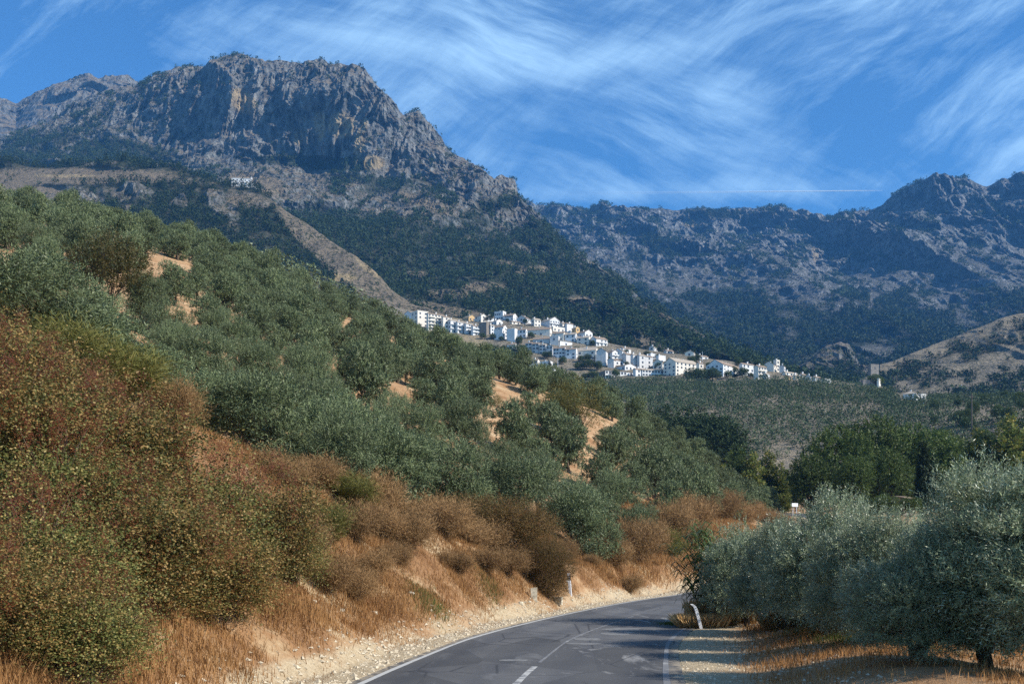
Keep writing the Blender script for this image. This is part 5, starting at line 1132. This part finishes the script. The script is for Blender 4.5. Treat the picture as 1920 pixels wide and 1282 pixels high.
def bush(kind, key, parts, px, Y, wr_, top, lab, cat, grp=None, H=3.6, Rr=2.0, dz=0):
    loc, h = by_top(px, Y, top)
    if key not in protos:
        root = empty(kind, loc); protos[key] = root
        for nm, me in parts: obj(nm, me, root)
        c = root
    else: c = copy_tree(protos[key]); c.name = kind
    if 'group' in c: del c['group']
    h = max(h, 1.3*wr_ if kind == 'berry_bush' else .3); c.location = (float(loc[0]), loc[1], float(loc[2])-.1); c.rotation_euler = (0, 0, px*.37); c.scale = (wr_/Rr, wr_/Rr, h/H); tag(c, lab, cat, grp); return c
for i, (px, Y, wr_, top, lab) in enumerate([
    (150, 22.0, 2.2, 760, 'broad red-berried bush reaching highest on the left bank'), (10, 20.5, 2.0, 770, 'red-berried bush at the left edge of the photo'),
    (335, 22.5, 2.1, 850, 'red-berried bush in the middle of the large thicket'), (480, 25.0, 1.7, 865, 'red-berried bush tapering right toward the dry bank'),
    (235, 18.6, 1.7, 1000, 'low leafy berry bush at the bottom of the thicket'), (60, 16.5, 1.5, 1000, 'low berry bush in the bottom left corner'),
    (395, 21.5, 1.5, 985, 'small dark berry bush hanging above the eroded soil'), (-70, 22.5, 2.0, 700, 'berry bush cut by the left edge, yellowish leaves'),
    (545, 27.0, 1.05, 945, 'small berry bush at the right tip of the thicket'), (215, 26.0, 1.8, 720, 'yellow-green berry bush just below the broom'),
    (40, 26.0, 1.8, 670, 'yellowish berry bush below the silvery olives'), (110, 19.0, 1.7, 890, 'leafy berry bush in front of the highest one'), (300, 20.2, 1.6, 930, 'berry bush at the centre of the thicket, dark gaps below'),
    (-40, 14.5, 1.3, 1080, 'berry bush cut by the bottom left corner'), (150, 15.5, 1.2, 1120, 'small leafy berry bush at the bottom edge, lowest of the thicket')]):
    k = i % 3; bush('berry_bush', ('h', k), (('foliage', HB[k][0]), ('stems', HB[k][1]), ('berries', HB[k][2])), px, Y, wr_, top, lab, 'bush', 'red-berried bushes on the left bank')
lb = bush_lobes(9, 3.0, 4.6, 16); BRB = (('foliage', crown_mesh('foliage', m_brown, 44, lb, 90000, .062, .035, spray=9, spl=.5, up=.5, inner=.3, jit=.7, rounded=True)), ('stems', stems(9, lb, 70, .03)), ('berries', berry_mesh(9, lb, 1300)))
bush('thorn_bush', 'br', BRB, 935, 51.5, 3.3, 905, 'huge rust-brown thorn bush between the olives and the road', 'bush', None, 4.9, 3.0)
bush('thorn_bush', 'br', BRB, 850, 52.5, 1.6, 955, 'smaller brown thorn bush leaning on the left of the huge one', 'bush', None, 4.9, 3.0)
bush('thorn_bush', 'br', BRB, 1022, 50.0, 1.5, 985, 'brown thorn bush at the right foot of the huge one', 'bush', None, 4.9, 3.0)
# dry shrubs: balls of fine stalks
DS = []
for s in (1, 2, 3):
    lb = bush_lobes(50+s, 1.1, 1.2, 7); DS.append((('stalks', crown_mesh('stalks', m_dryst, s+60, lb, 15000, .16, .013, spray=8, spl=.55, up=1.1, inner=.1, jit=.55)), ('stems', stems(s+5, lb, 20, .012))))
BS = []
for s in (1, 2):
    lb = bush_lobes(70+s, 1.0, 1.4, 7); BS.append((('shoots', crown_mesh('shoots', m_broom, s+80, lb, 12000, .20, .014, spray=8, spl=.6, up=1.6, inner=.1, jit=.4)), ('stems', stems(s+15, lb, 14, .012))))
dsp = [(610, 42, 1.5, 1.6), (660, 36, 1.3, 1.3), (700, 44, 1.7, 1.6), (760, 40, 1.4, 1.3), (780, 47, 1.8, 1.7), (830, 44, 1.5, 1.3), (870, 47, 1.6, 1.4), (905, 45, 1.2, 1.0), (950, 47, 1.1, 1.0), (560, 31, 1.2, 1.2), (610, 30, 1.0, 1.0), (510, 28, 1.0, .9),
       (690, 34, .9, .8), (740, 37, .8, .8), (1180, 72, 2.4, 2.4), (1150, 66, 1.6, 1.5), (1215, 78, 2.0, 2.4), (1250, 84, 2.2, 2.6), (1290, 96, 2.6, 2.6), (1320, 104, 2.4, 2.6), (1350, 115, 2.6, 2.6), (1270, 92, 2.0, 2.0), (1385, 128, 2.6, 2.4), (1300, 88, 1.6, 1.4), (1180, 64, 1.0, 1.0),
       (640, 47, 1.4, 1.2), (560, 44, 1.2, 1.1), (330, 34, 1.2, 1.2), (390, 38, 1.3, 1.1), (460, 40, 1.2, 1.1), (980, 52, .9, .9), (1040, 56, 1.0, 1.0), (1060, 60, 1.0, 1.1), (715, 50, 1.3, 1.1), (800, 53, 1.2, 1.1), (420, 42, 1.4, 1.3), (380, 34, 1.3, 1.2), (440, 36, 1.4, 1.2), (500, 40, 1.5, 1.3), (530, 36, 1.2, 1.1), (1400, 134, 2.4, 2.2), (1340, 122, 2.4, 2.4), (350, 30, 1.1, 1.0), (1405, 142, 2.4, 2.0), (1430, 146, 2.6, 1.8), (1455, 148, 2.4, 1.6), (1385, 138, 2.2, 1.8), (590, 38, 1.3, 1.1), (660, 31, .9, .8), (720, 39, 1.1, 1.0), (850, 42, .9, .8), (900, 49, 1.4, 1.2), (560, 33, 1.0, .9), (470, 31, 1.0, .9), (430, 28, .9, .8), (120, 30, 1.3, 1.1), (1110, 62, .8, .6)]
dsp = [q for q in dsp if q[0] > 500 or q[0] in (120, 330, 430)]
for i, (px, Y, wr_, hh) in enumerate(dsp):
    x = (px-CX)/F*Y; z = gz(x, Y); k = i % 3
    zone = 'ball of dry reddish stalks on the bank between the thicket and the brown thorn bush' if px < 1000 else ('ball of dry stalks on the orange bank right of the marker post' if px > 1120 else 'ball of dry stalks under the drooping olive by the marker post')
    if px < 500: zone = 'tuft of dry stalks on the crest of the bank above the berry bushes'
    bush('dry_shrub', ('d', k), DS[k], px, Y, wr_*.82, float(HY-(z+hh*1.3-CH)/Y*F), zone, 'dry shrub', 'dry shrubs on the left bank' if px < 1000 else 'dry shrubs by the marker post' if px < 1120 else 'dry shrubs on the far bank', 1.5, 1.1)
for i, (px, Y, wr_, hh, lab) in enumerate([(600, 33.5, 1.2, 1.5, 'green-yellow broom shrub on the eroded left bank'), (655, 39, 1.0, 1.3, 'olive-green broom shrub above the eroded bank patch'), (130, 31, 1.6, 2.0, 'tall green broom behind the berry bushes'), (215, 33, 1.5, 1.8, 'green broom under the silvery olive on the left'),
     (1235, 80, 1.6, 1.8, 'greenish broom shrub on the orange bank'), (1262, 80, 1.5, 1.2, 'yellow-green shrub at the foot of the orange bank'), (1245, 90, 1.6, 1.6, 'green broom higher on the orange bank'), (300, 37, 1.2, 1.5, 'broom shrub on the bank crest left of the thistle')]):
    x = (px-CX)/F*Y; z = gz(x, Y); bush('broom_shrub', ('s', i % 2), BS[i % 2], px, Y, wr_, float(HY-(z+hh-CH)/Y*F), lab, 'broom shrub', 'broom shrubs', 1.7, 1.0)
# tall dry thistle
x, Y = (348-CX)/F*34, 34.0; g = G(); zt = CH+(HY-748)/F*34-gz(x, Y); r_ = np.random.default_rng(4)
g.tube([(0, 0, -.1), (.02, 0, zt*.5), (-.02, 0, zt)], [.02, .014, .006], 5)
for k in range(11):
    zq = zt*(.45+.05*k); a = k*2.4; ln = .45*(1.2-.06*k); g.tube([(0, 0, zq), (ln*.6*math.cos(a), ln*.6*math.sin(a), zq+.12), (ln*math.cos(a), ln*math.sin(a), zq+.35)], [.008, .006, .004], 4); g.box(ln*math.cos(a)-.025, ln*math.cos(a)+.025, ln*math.sin(a)-.025, ln*math.sin(a)+.025, zq+.33, zq+.39)
tag(obj('thistle', g.mesh('thistle', [m_dryst]), None, (x, Y, gz(x, Y))), 'single tall dry thistle stalk in front of the hillside olives', 'thistle')
# ------------------------------------------------------------------ grass (uncountable)
def blades(name, x, y, hmin, hmax, w_, mat, seed, lean=.35):
    r_ = np.random.default_rng(seed); n = len(x); z = height(x, y)-.02; h = (hmin+(hmax-hmin)*r_.random(n)**1.5)*(0.65+0.5*(fbm(x/1.1, y/1.1, 0, 2, 3)+.5))
    a = r_.random(n)*6.28; b = r_.random(n)*6.28; l = lean*h*r_.random(n)*1.8
    wx, wy = np.cos(a)*w_*.5, np.sin(a)*w_*.5; dx, dy = np.cos(b)*l, np.sin(b)*l; zz_ = np.zeros(n)
    V = np.stack([np.stack([x-wx, y-wy, z], -1), np.stack([x+wx, y+wy, z], -1), np.stack([x+wx*.7+dx*.4, y+wy*.7+dy*.4, z+h*.6], -1), np.stack([x-wx*.7+dx*.4, y-wy*.7+dy*.4, z+h*.6], -1), np.stack([x+dx, y+dy, z+h], -1)], 1)
    i = np.arange(n)[:, None]*5; return mesh(name, V.reshape(-1, 3), [i+np.array([[0, 1, 2, 3]]), i+np.array([[3, 2, 4]])], [mat], None, {'rnd': np.repeat(np.clip(r_.random(n)*.7+.3*(fbm(x/2, y/2, 0, 2, 8)+.5), 0, 1), 5)})
m_straw = leafmat('dry grass', (0.19, 0.085, 0.03), (0.50, 0.28, 0.115), None, .25, .7, .15)
def strip_pts(n, lo, hi, y0, y1, seed, thr, pw=1.0):
    r_ = np.random.default_rng(seed); a, b = np.argmin(np.abs(CLN[:, 1]-y0)), np.argmin(np.abs(CLN[:, 1]-y1))
    k = (a+(b-a)*r_.random(n)**pw).astype(int); o_ = lo+(hi-lo)*r_.random(n); q = CLN[k]+CN[k]*o_[:, None]+r_.normal(0, .3, (n, 2))
    m = fbm(q[:, 0]/1.6, q[:, 1]/1.6, 0, 3, 6)+.25*r_.normal(size=n) > thr; return q[m, 0], q[m, 1]
tag(obj('dry_grass', blades('dry_grass', *strip_pts(480000, -15, -4.9, 12, 62, 21, -.2, 1.3), .08, .34, .016, m_straw, 1)), 'dry orange-brown grass covering the left roadside bank', 'grass', kind='stuff')
tag(obj('dry_grass', blades('dry_grass', *strip_pts(130000, -15, -4.9, 60, 128, 22, -.15), .2, .6, .03, m_straw, 2)), 'dry grass on the far part of the roadside bank', 'grass', kind='stuff')
tag(obj('dry_grass', blades('dry_grass', *strip_pts(170000, 4.6, 16, 15, 62, 23, .05), .06, .26, .014, m_straw, 3)), 'dry grass patches under the right olive trees', 'grass', kind='stuff')
tag(obj('dry_grass', blades('dry_grass', *strip_pts(50000, -5.6, -4.0, 14, 90, 24, .22), .04, .16, .014, m_straw, 4)), 'sparse dry grass tufts on the left road verge', 'grass', kind='stuff')
m_straw2 = leafmat('tall dry grass', (0.26, 0.14, 0.05), (0.62, 0.42, 0.20), None, .25, .7, .15)
m_green = leafmat('green grass', (0.05, 0.09, 0.02), (0.14, 0.17, 0.05), None, .25, .6, .2)
def spot_pts(lst, seed):
    r_ = np.random.default_rng(seed); xs, ys = [], []
    for px, Y, sx, sy, n in lst: xs.append((px-CX)/F*Y+r_.normal(0, sx, n)); ys.append(Y+r_.normal(0, sy, n))
    return np.concatenate(xs), np.concatenate(ys)
tag(obj('green_grass', blades('green_grass', *spot_pts([(800, 36, .35, .8, 2500), (915, 43.5, .3, .8, 1500), (1268, 39, .3, .5, 2500), (1600, 30, .9, 1.2, 4000), (1650, 26.5, .8, .8, 3000)], 5), .08, .24, .014, m_green, 5)), 'few patches of green grass at the road edges', 'grass', kind='stuff')
for i, (px, Y, lab) in enumerate([(1335, 38.5, 'tall brown grass clump directly behind the bent post'), (1372, 39.5, 'tall brown grass clump right of the bent post'), (1315, 37.3, 'lower brown grass clump left of the bent post'), (1480, 34, 'reddish dry clump under the olives beside their trunks')]):
    n = 5200; r_ = np.random.default_rng(i+9); x = (px-CX)/F*Y; xs = np.clip(r_.normal(0, .36, n), -.7, .7); ys = np.clip(r_.normal(0, .3, n), -.6, .6)
    h_ = (.4+.6*r_.random(n))*(.95 if i < 2 else .5); a = r_.random(n)*6.28; wd = .004; dx = xs*.2+r_.normal(0, .09, n); dy = ys*.2+r_.normal(0, .08, n); z0 = np.zeros(n)-.06
    V = np.stack([np.stack([xs-np.cos(a)*wd, ys-np.sin(a)*wd, z0], -1), np.stack([xs+np.cos(a)*wd, ys+np.sin(a)*wd, z0], -1), np.stack([xs+dx*.5+np.cos(a)*wd, ys+dy*.5+np.sin(a)*wd, h_*.65], -1), np.stack([xs+dx, ys+dy, h_], -1)], 1)
    tag(obj('grass_clump', mesh('grass_clump', V.reshape(-1, 3), [np.arange(n*4).reshape(-1, 4)], [m_straw2], None, {'rnd': np.repeat(r_.random(n), 4)}), None, (x, Y, gz(x, Y))), lab, 'grass clump', 'grass clumps right of the road')
# ------------------------------------------------------------------ giant reeds
m_reed = leafmat('reed leaves', (0.04, 0.085, 0.022), (0.15, 0.22, 0.07), None, .3, .45, .4)
m_cane = plain('reed canes', (0.16, 0.19, 0.08), .6, .3, .15, 6)
rx, ry = (1345-CX)/F*40.0, 40.0; root = empty('giant_reed', (rx, ry, gz(rx, ry))); tag(root, 'dense clump of green giant reeds leaning over the road bend', 'reeds')
r_ = np.random.default_rng(31); gs = G(); gl = G()
for i in range(78):
    bx, by = r_.normal(0, .48), r_.normal(0, .5); H = 2.5+1.3*r_.random(); ln = np.array([r_.normal(-.22, .28), r_.normal(0, .22)])*H*.45
    if i < 5: H = 1.6+.4*i; ln = np.array([-.75-.12*i, -.1]) ; bx = -.55
    tt = np.linspace(0, 1, 9)[:, None]; p_ = np.hstack([bx+ln[0]*tt**1.8, by+ln[1]*tt**1.8, H*tt*(1-.1*tt*(i < 5))-.1]); gs.tube(p_, .013*(1-.7*tt[:, 0]), 5)
    for k in range(int(H*7)):
        t_ = .18+.82*(k/(H*7)); b = np.array([np.interp(t_, tt[:, 0], p_[:, c]) for c in range(3)]); a = k*math.pi+r_.normal(0, .6); L_ = .42+.28*r_.random(); d = np.array([math.cos(a), math.sin(a)*.9, 0]); s_ = np.array([-d[1], d[0], 0])*.034
        q = [b, b+d*L_*.4+np.array([0, 0, .16*L_/.5]), b+d*L_*.75+np.array([0, 0, .10*L_/.5]), b+d*L_+np.array([0, 0, -.12])]
        V = [q[0]-s_*.6, q[0]+s_*.6, q[1]+s_, q[1]-s_, q[2]+s_*.7, q[2]-s_*.7, q[3]]; gl.add(V, [(0, 1, 2, 3), (3, 2, 4, 5)], [(5, 4, 6)], r=np.full(7, r_.random()))
obj('canes', gs.mesh('canes', [m_cane], True), root); obj('leaves', gl.mesh('leaves', [m_reed]), root)
# ------------------------------------------------------------------ roadside posts and stones
m_wp = plain('white plastic', (0.70, 0.70, 0.70), .5, .4, .06, 8); m_blk = plain('black band', (0.02, 0.02, 0.022), .5, .4, .1, 8); m_refl = plain('reflector', (0.75, 0.75, 0.72), .2, .6, .03, 8)
def post_sections(sec, pts):
    pts = np.asarray(pts, float); g = G(); n = len(sec); V = []
    for p_ in pts: V += [(p_[0]+a*p_[3], p_[1]+b*p_[3], p_[2]) for a, b in sec]
    Q = [(k*n+j, k*n+(j+1) % n, (k+1)*n+(j+1) % n, (k+1)*n+j) for k in range(len(pts)-1) for j in range(n)]
    T3 = [((len(pts)-1)*n, (len(pts)-1)*n+j, (len(pts)-1)*n+j+1) for j in range(1, n-1)]
    g.add(V, Q, T3); return g
tri = [(-.062, -.045), (.062, -.045), (.075, -.01), (.0, .085), (-.075, -.01)]
x, Y = (1069.5-CX)/F*53.5, 53.5; root = empty('marker_post', (x, Y, gz(x, Y)), R(-12)); tag(root, 'white roadside marker post with a black band, leaning left of the road', 'marker post')
root.rotation_euler = (0, R(-5), R(-10))
obj('post', post_sections(tri, [(0, 0, -.1, 1), (0, 0, .97, 1), (0, .01, 1.03, .8)]).mesh('post', [m_wp]), root)
obj('black_band', post_sections([(a*1.06, b*1.06) for a, b in tri], [(0, 0, .68, 1), (0, 0, .90, 1)]).mesh('black_band', [m_blk]), root)
for dz in (.73, .83):
    g = G(); g.box(-.02, .02, -.056, -.05, dz-.012, dz+.022); obj('reflector', g.mesh('reflector', [m_refl]), root)
x, Y = (1316-CX)/F*36.5, 36.5; root = empty('bent_post', (x, Y, gz(x, Y))); tag(root, 'bent white marker post leaning over at the right road edge', 'marker post')
obj('post', post_sections([(a*.72, b*.72) for a, b in tri], [(0, 0, -.1, 1), (-.10, 0, .30, 1), (-.19, 0, .62, 1), (-.235, 0, .72, 1), (-.32, -.01, .79, .95), (-.35, -.01, .81, .6)]).mesh('post', [m_wp]), root)
m_conc = plain('weathered concrete', (0.50, 0.44, 0.33), .95, .1, .25, 9)
x, Y = (1001-CX)/F*47.0, 47.0; g = G()
g.add([(-.13, -.06, -.1), (.13, -.06, -.1), (.14, .07, -.1), (-.13, .07, -.1), (-.14, -.05, .50), (-.03, -.06, .52), (.03, -.05, .44), (.14, -.05, .53), (.14, .06, .52), (-.13, .07, .49)], [(0, 1, 7, 4), (1, 2, 8, 7), (3, 0, 4, 9)], [(4, 7, 6), (4, 6, 5), (4, 7, 8), (4, 8, 9), (2, 3, 9), (2, 9, 8)])
tag(obj('milestone', g.mesh('milestone', [m_conc]), None, (x, Y, gz(x, Y)), .1), 'weathered pale milestone at the left road edge', 'milestone')
x, Y = (1043-CX)/F*50.5, 50.5; g = G(); g.box(-.27, .27, -.15, .15, .12, .26); g.box(-.27, -.21, -.148, .15, -.1, .118); g.box(-.05, .27, -.15, .148, -.1, .117)
tag(obj('culvert_block', g.mesh('culvert_block', [m_conc]), None, (x, Y, gz(x, Y)+.02), -.25), 'low concrete culvert block beside the marker post', 'culvert block')
for i, (px, Y, s) in enumerate([(976, 45, .16), (992, 46.2, .1), (770, 35.2, .12), (1072, 53, .1), (1092, 55, .08), (1062, 54.5, .16), (700, 31.5, .13), (640, 29.5, .1), (588, 27, .12)]):
    r_ = np.random.default_rng(i); th = np.arange(7)/7*6.28; V = []
    for k, (zz_, rr_) in enumerate([(-.3, .8), (.1, 1), (.45, .75)]): V += [(rr_*s*math.cos(a)*(1+.2*r_.normal()), rr_*s*math.sin(a)*(1+.2*r_.normal()), zz_*s) for a in th]
    V.append((0, 0, s*.62)); Q = [(k*7+j, k*7+(j+1) % 7, (k+1)*7+(j+1) % 7, (k+1)*7+j) for k in range(2) for j in range(7)]; T3 = [(14+j, 14+(j+1) % 7, 21) for j in range(7)]
    x = (px-CX)/F*Y; tag(obj('rock', mesh('rock', V, [Q, T3], [m_conc]), None, (x, Y, gz(x, Y))), ['pale rock left of the milestone', 'small rock at the foot of the milestone', 'pale rock below the eroded bank patch', 'small stone in front of the marker post', 'stone right of the marker post foot', 'rock behind the marker post foot', 'rock on the gravel below the dry shrubs', 'small rock on the left verge', 'rock at the foot of the bank nearest the camera'][i], 'rock', 'rocks along the left verge')
# ------------------------------------------------------------------ distant sign, utility pole, lamp poles, fence
m_gal = plain('galvanised steel', (0.62, 0.64, 0.66), .4, .5, .05, 5, .3)
sx, sy = (1490-CX)/F*176, 176.0; zs_ = gz(sx, sy); root = empty('road_sign', (sx, sy, zs_), R(28)); tag(root, 'small white road sign on two posts by the distant bend', 'road sign')
for dx in (-.38, .38):
    g = G(); g.box(dx-.04, dx+.04, -.04, .04, -.6, 1.95); obj('post', g.mesh('post', [m_gal]), root)
g = G(); g.box(-.62, .62, -.075, -.045, 1.45, 2.0); obj('panel', g.mesh('panel', [m_wp]), root)
m_wood = plain('dark pole wood', (0.12, 0.10, 0.085), .9, .1, .2, 4)
px_, Y = 1822, 420.0; x = (px_-CX)/F*Y; z = gz(x, Y); h = CH+(HY-738)/F*Y-z; root = empty('utility_pole', (x, Y, z), .3); tag(root, 'thin utility pole rising above the right wooded band', 'utility pole')
g = G(); g.tube([(0, 0, -1), (0, 0, h)], [.28, .2], 8); obj('pole', g.mesh('pole', [m_wood]), root); g = G(); g.box(-1.3, 1.3, -.06, .06, h-1.2, h-1.0); obj('crossarm', g.mesh('crossarm', [m_wood]), root)
for i, (px_, pb_, pt_, lab) in enumerate([(1117, 690, 665, 'pale thin mast before the blank gable wall'), (1046, 688, 666, 'thin mast on the slope above the village cypresses'), (1317, 676, 659, 'thin chimney mast behind the brown roof')]):
    Y = hill_hit(px_, pb_); x = (px_-CX)/F*Y; z = CH+(HY-pb_)/F*Y; h = (pb_-pt_)/F*Y; g = G(); g.tube([(0, 0, -2), (0, 0, h)], [.16, .11], 6); g.box(-.5, .1, -.1, .1, h-.1, h+.05)
    tag(obj('mast', g.mesh('mast', [m_gal]), None, (x, Y, z)), lab, 'mast', 'thin masts in the village')
root = None
for i, px_ in enumerate([]): pass
# contrail, far above and beyond the range
t = NT('contrail ice'); d_ = t.n('ShaderNodeBsdfDiffuse', {'Color': (0.8, 0.84, 0.9, 1)}); tp = t.n('ShaderNodeBsdfTransparent'); mx = t.n('ShaderNodeMixShader', {'Fac': t.attr('rnd')})
t.t.links.new(tp.outputs[0], mx.inputs[1]); t.t.links.new(d_.outputs[0], mx.inputs[2]); t.t.links.new(mx.outputs[0], t.out.inputs['Surface']); m_ct2 = t.m
yA = 12000.0; k = 90; uu = np.linspace(0, 1, k); pxl = 1000+uu*655; pyl = 363-uu*5.5
g = G(); g.tube(np.stack([(pxl-CX)/F*yA, np.full(k, yA), CH+(HY-pyl)/F*yA], -1), 5+15*(1-uu)**1.5, 12)
g.r[-1] = np.concatenate([np.repeat(np.clip(uu*1.2, 0, 1)*(0.14+0.5*uu**1.6)*np.clip((1-uu)*10+.15, 0, 1), 12), [.4]])
tag(obj('contrail', g.mesh('contrail', [m_ct2], True)), 'straight thin white contrail low in the sky above the far range', 'contrail')
# ------------------------------------------------------------------ air
TOPZ = 1345.0
g_ = G(); g_.box(-6000, 6000, -60, 5750, -6, TOPZ)
t = NT('haze'); pv = t.n('ShaderNodeVolumePrincipled', {'Color': HAZE_COL, 'Density': HAZE_D, 'Anisotropy': 0.0})
t.t.links.new(pv.outputs[0], t.out.inputs['Volume'])
hz = obj('haze', g_.mesh('haze', [t.m])); tag(hz, kind='stuff', label='pale blue summer haze filling the valley', cat='haze')
# ------------------------------------------------------------------ sky
w = bpy.data.worlds.new('World'); scene.world = w; w.use_nodes = True
class WT(NT):
    def __init__(s): s.t = w.node_tree; s.t.nodes.clear(); s.out = s.t.nodes.new('ShaderNodeOutputWorld')
t = WT()
sky = t.n('ShaderNodeTexSky', sky_type='NISHITA', sun_disc=False, sun_elevation=R(SUN_EL), sun_rotation=math.atan2(SUN_AZ[0], SUN_AZ[1]), altitude=800, air_density=1.0, dust_density=0.25, ozone_density=2.2)
dr = t.n('ShaderNodeTexCoord').outputs['Generated']
s_ = t.n('ShaderNodeSeparateXYZ', {'Vector': dr}); yy = t.math('MAXIMUM', s_.outputs['Y'], 0.12)
qx = t.math('DIVIDE', s_.outputs['X'], yy); qy = t.math('DIVIDE', s_.outputs['Z'], yy)   # azimuth and height of the direction looked in
q = t.n('ShaderNodeCombineXYZ', {'X': qx, 'Y': qy, 'Z': 0.0}).outputs[0]
def rot(v, a, sc, loc=(0, 0, 0)):
    v = t.n('ShaderNodeMapping', {'Vector': v, 'Rotation': (0, 0, R(a))}).outputs['Vector']
    return t.n('ShaderNodeMapping', {'Vector': v, 'Scale': sc, 'Location': loc}).outputs['Vector']
def blob(x, y, rx, ry, a=0):
    c, s = math.cos(R(a)), math.sin(R(a))
    dx = t.math('SUBTRACT', qx, x); dy = t.math('SUBTRACT', qy, y)
    u = t.math('MULTIPLY', t.math('ADD', t.math('MULTIPLY', dx, c), t.math('MULTIPLY', dy, s)), 1/rx)
    v = t.math('MULTIPLY', t.math('ADD', t.math('MULTIPLY', dx, -s), t.math('MULTIPLY', dy, c)), 1/ry)
    r2 = t.math('ADD', t.math('MULTIPLY', u, u), t.math('MULTIPLY', v, v))
    return t.math('EXPONENT', t.math('MULTIPLY', r2, -1.0))
def add(*a):
    r = a[0]
    for x in a[1:]: r = t.math('ADD', r, x)
    return r
def mul(a, b): return t.math('MULTIPLY', a, b)
wv = t.n('ShaderNodeTexNoise', {'Vector': q, 'Scale': 2.6, 'Detail': 5.0}).outputs['Color']
wq = t.n('ShaderNodeVectorMath', {0: q, 1: t.n('ShaderNodeVectorMath', {0: wv, 1: (0.13, 0.11, 0.0)}, operation='MULTIPLY').outputs[0]}, operation='ADD').outputs[0]
f1 = t.noise(1.0, 10, rot(wq, 14, (4.0, 13, 1)), 0.62, 0.3)
f2 = t.noise(1.0, 10, rot(wq, -28, (4.5, 13, 1), (3, 1, 0)), 0.66, 0.35)
f3 = t.noise(3.4, 3, wq, 0.5)
f4 = t.noise(1.0, 9, rot(wq, 22, (8, 60, 1)), 0.68, 0.25)
f5 = t.noise(1.0, 9, rot(wq, -42, (9, 50, 1), (5, 0, 0)), 0.68, 0.3)
def bp(px, py, rx, ry, a, k): return mul(blob((px-CX)/F, (HY-py)/F, rx/F, ry/F, a), k)
bl = add(bp(975, 98, 190, 38, -6, .9), bp(620, 70, 300, 36, -10, .5), bp(720, 188, 150, 30, 12, .6), bp(860, 150, 160, 60, 30, .35), bp(1395, 205, 110, 60, -25, .75), bp(1340, 150, 40, 60, 0, .35), bp(1650, 140, 260, 36, 6, .4), bp(1180, 105, 160, 22, 10, .5),
         bp(1100, 235, 200, 34, -5, .35), bp(1010, 310, 170, 34, -15, .35), bp(1300, 355, 420, 20, 1, .5), bp(1840, 300, 120, 60, 20, .25), bp(1500, 60, 300, 50, 5, .15), bp(480, 130, 160, 30, 8, .35),
         bp(100, 120, 330, 170, 0, -.6), bp(1560, 400, 260, 26, 0, -.9), bp(1120, 392, 200, 14, 0, -.8), bp(960, 262, 200, 26, -4, -.3), bp(1600, 235, 200, 36, -8, -.3), bp(1250, 30, 160, 30, 0, -.2))
mk = t.ramp(t.noise(2.6, 2, wq), [(0.42, 0.0), (0.58, 1.0)])
mk2 = t.math('SUBTRACT', 1.0, mk)
cl_ = add(mul(mul(f1, mk), 1.28), mul(mul(f2, mk2), 1.28), mul(f3, .50), mul(mul(f4, mk), .68), mul(mul(f5, mk2), .68), mul(bl, .25), -1.09)
fac = t.ramp(cl_, [(0.0, 0.02), (0.13, 0.17), (0.32, 0.5), (0.58, 0.95)])
skc = t.mix(1.0, sky.outputs[0], SKY_TINT, 'MULTIPLY')
col = t.mix(mul(fac, 0.9), skc, CLOUD_COL)
bg = t.n('ShaderNodeBackground', {'Color': col, 'Strength': SKY_STR}); t.t.links.new(bg.outputs[0], t.out.inputs['Surface'])
# ------------------------------------------------------------------ sun, camera
sd = bpy.data.lights.new('sun', 'SUN'); sd.energy = SUN_STR; sd.angle = R(0.5); sd.color = (1.0, 0.94, 0.85)
so = bpy.data.objects.new('sun', sd); COL.objects.link(so)
L_ = math.hypot(*SUN_AZ); sv = Vector((SUN_AZ[0]/L_*math.cos(R(SUN_EL)), SUN_AZ[1]/L_*math.cos(R(SUN_EL)), math.sin(R(SUN_EL))))
so.rotation_euler = sv.to_track_quat('Z', 'Y').to_euler()
cd = bpy.data.cameras.new('camera'); cam = bpy.data.objects.new('camera', cd); COL.objects.link(cam)
cam.location = (0, 0, CH); cam.rotation_euler = (R(90), 0, 0)
cd.sensor_width = 36; cd.lens = 36*F/1920; cd.shift_y = (HY-641)/1920; cd.clip_start = 0.5; cd.clip_end = 40000
scene.camera = cam
scene.view_settings.view_transform = 'Standard'; scene.view_settings.look = 'None'; scene.view_settings.exposure = EXPO; scene.view_settings.gamma = 1
scene.render.resolution_x = 1920; scene.render.resolution_y = 1282
scene.render.engine = 'CYCLES'
cy = scene.cycles
cy.max_bounces = 5; cy.diffuse_bounces = 1; cy.glossy_bounces = 1; cy.transmission_bounces = 2; cy.transparent_max_bounces = 4; cy.volume_bounces = 0
cy.use_denoising = False; cy.sample_clamp_indirect = 4.0
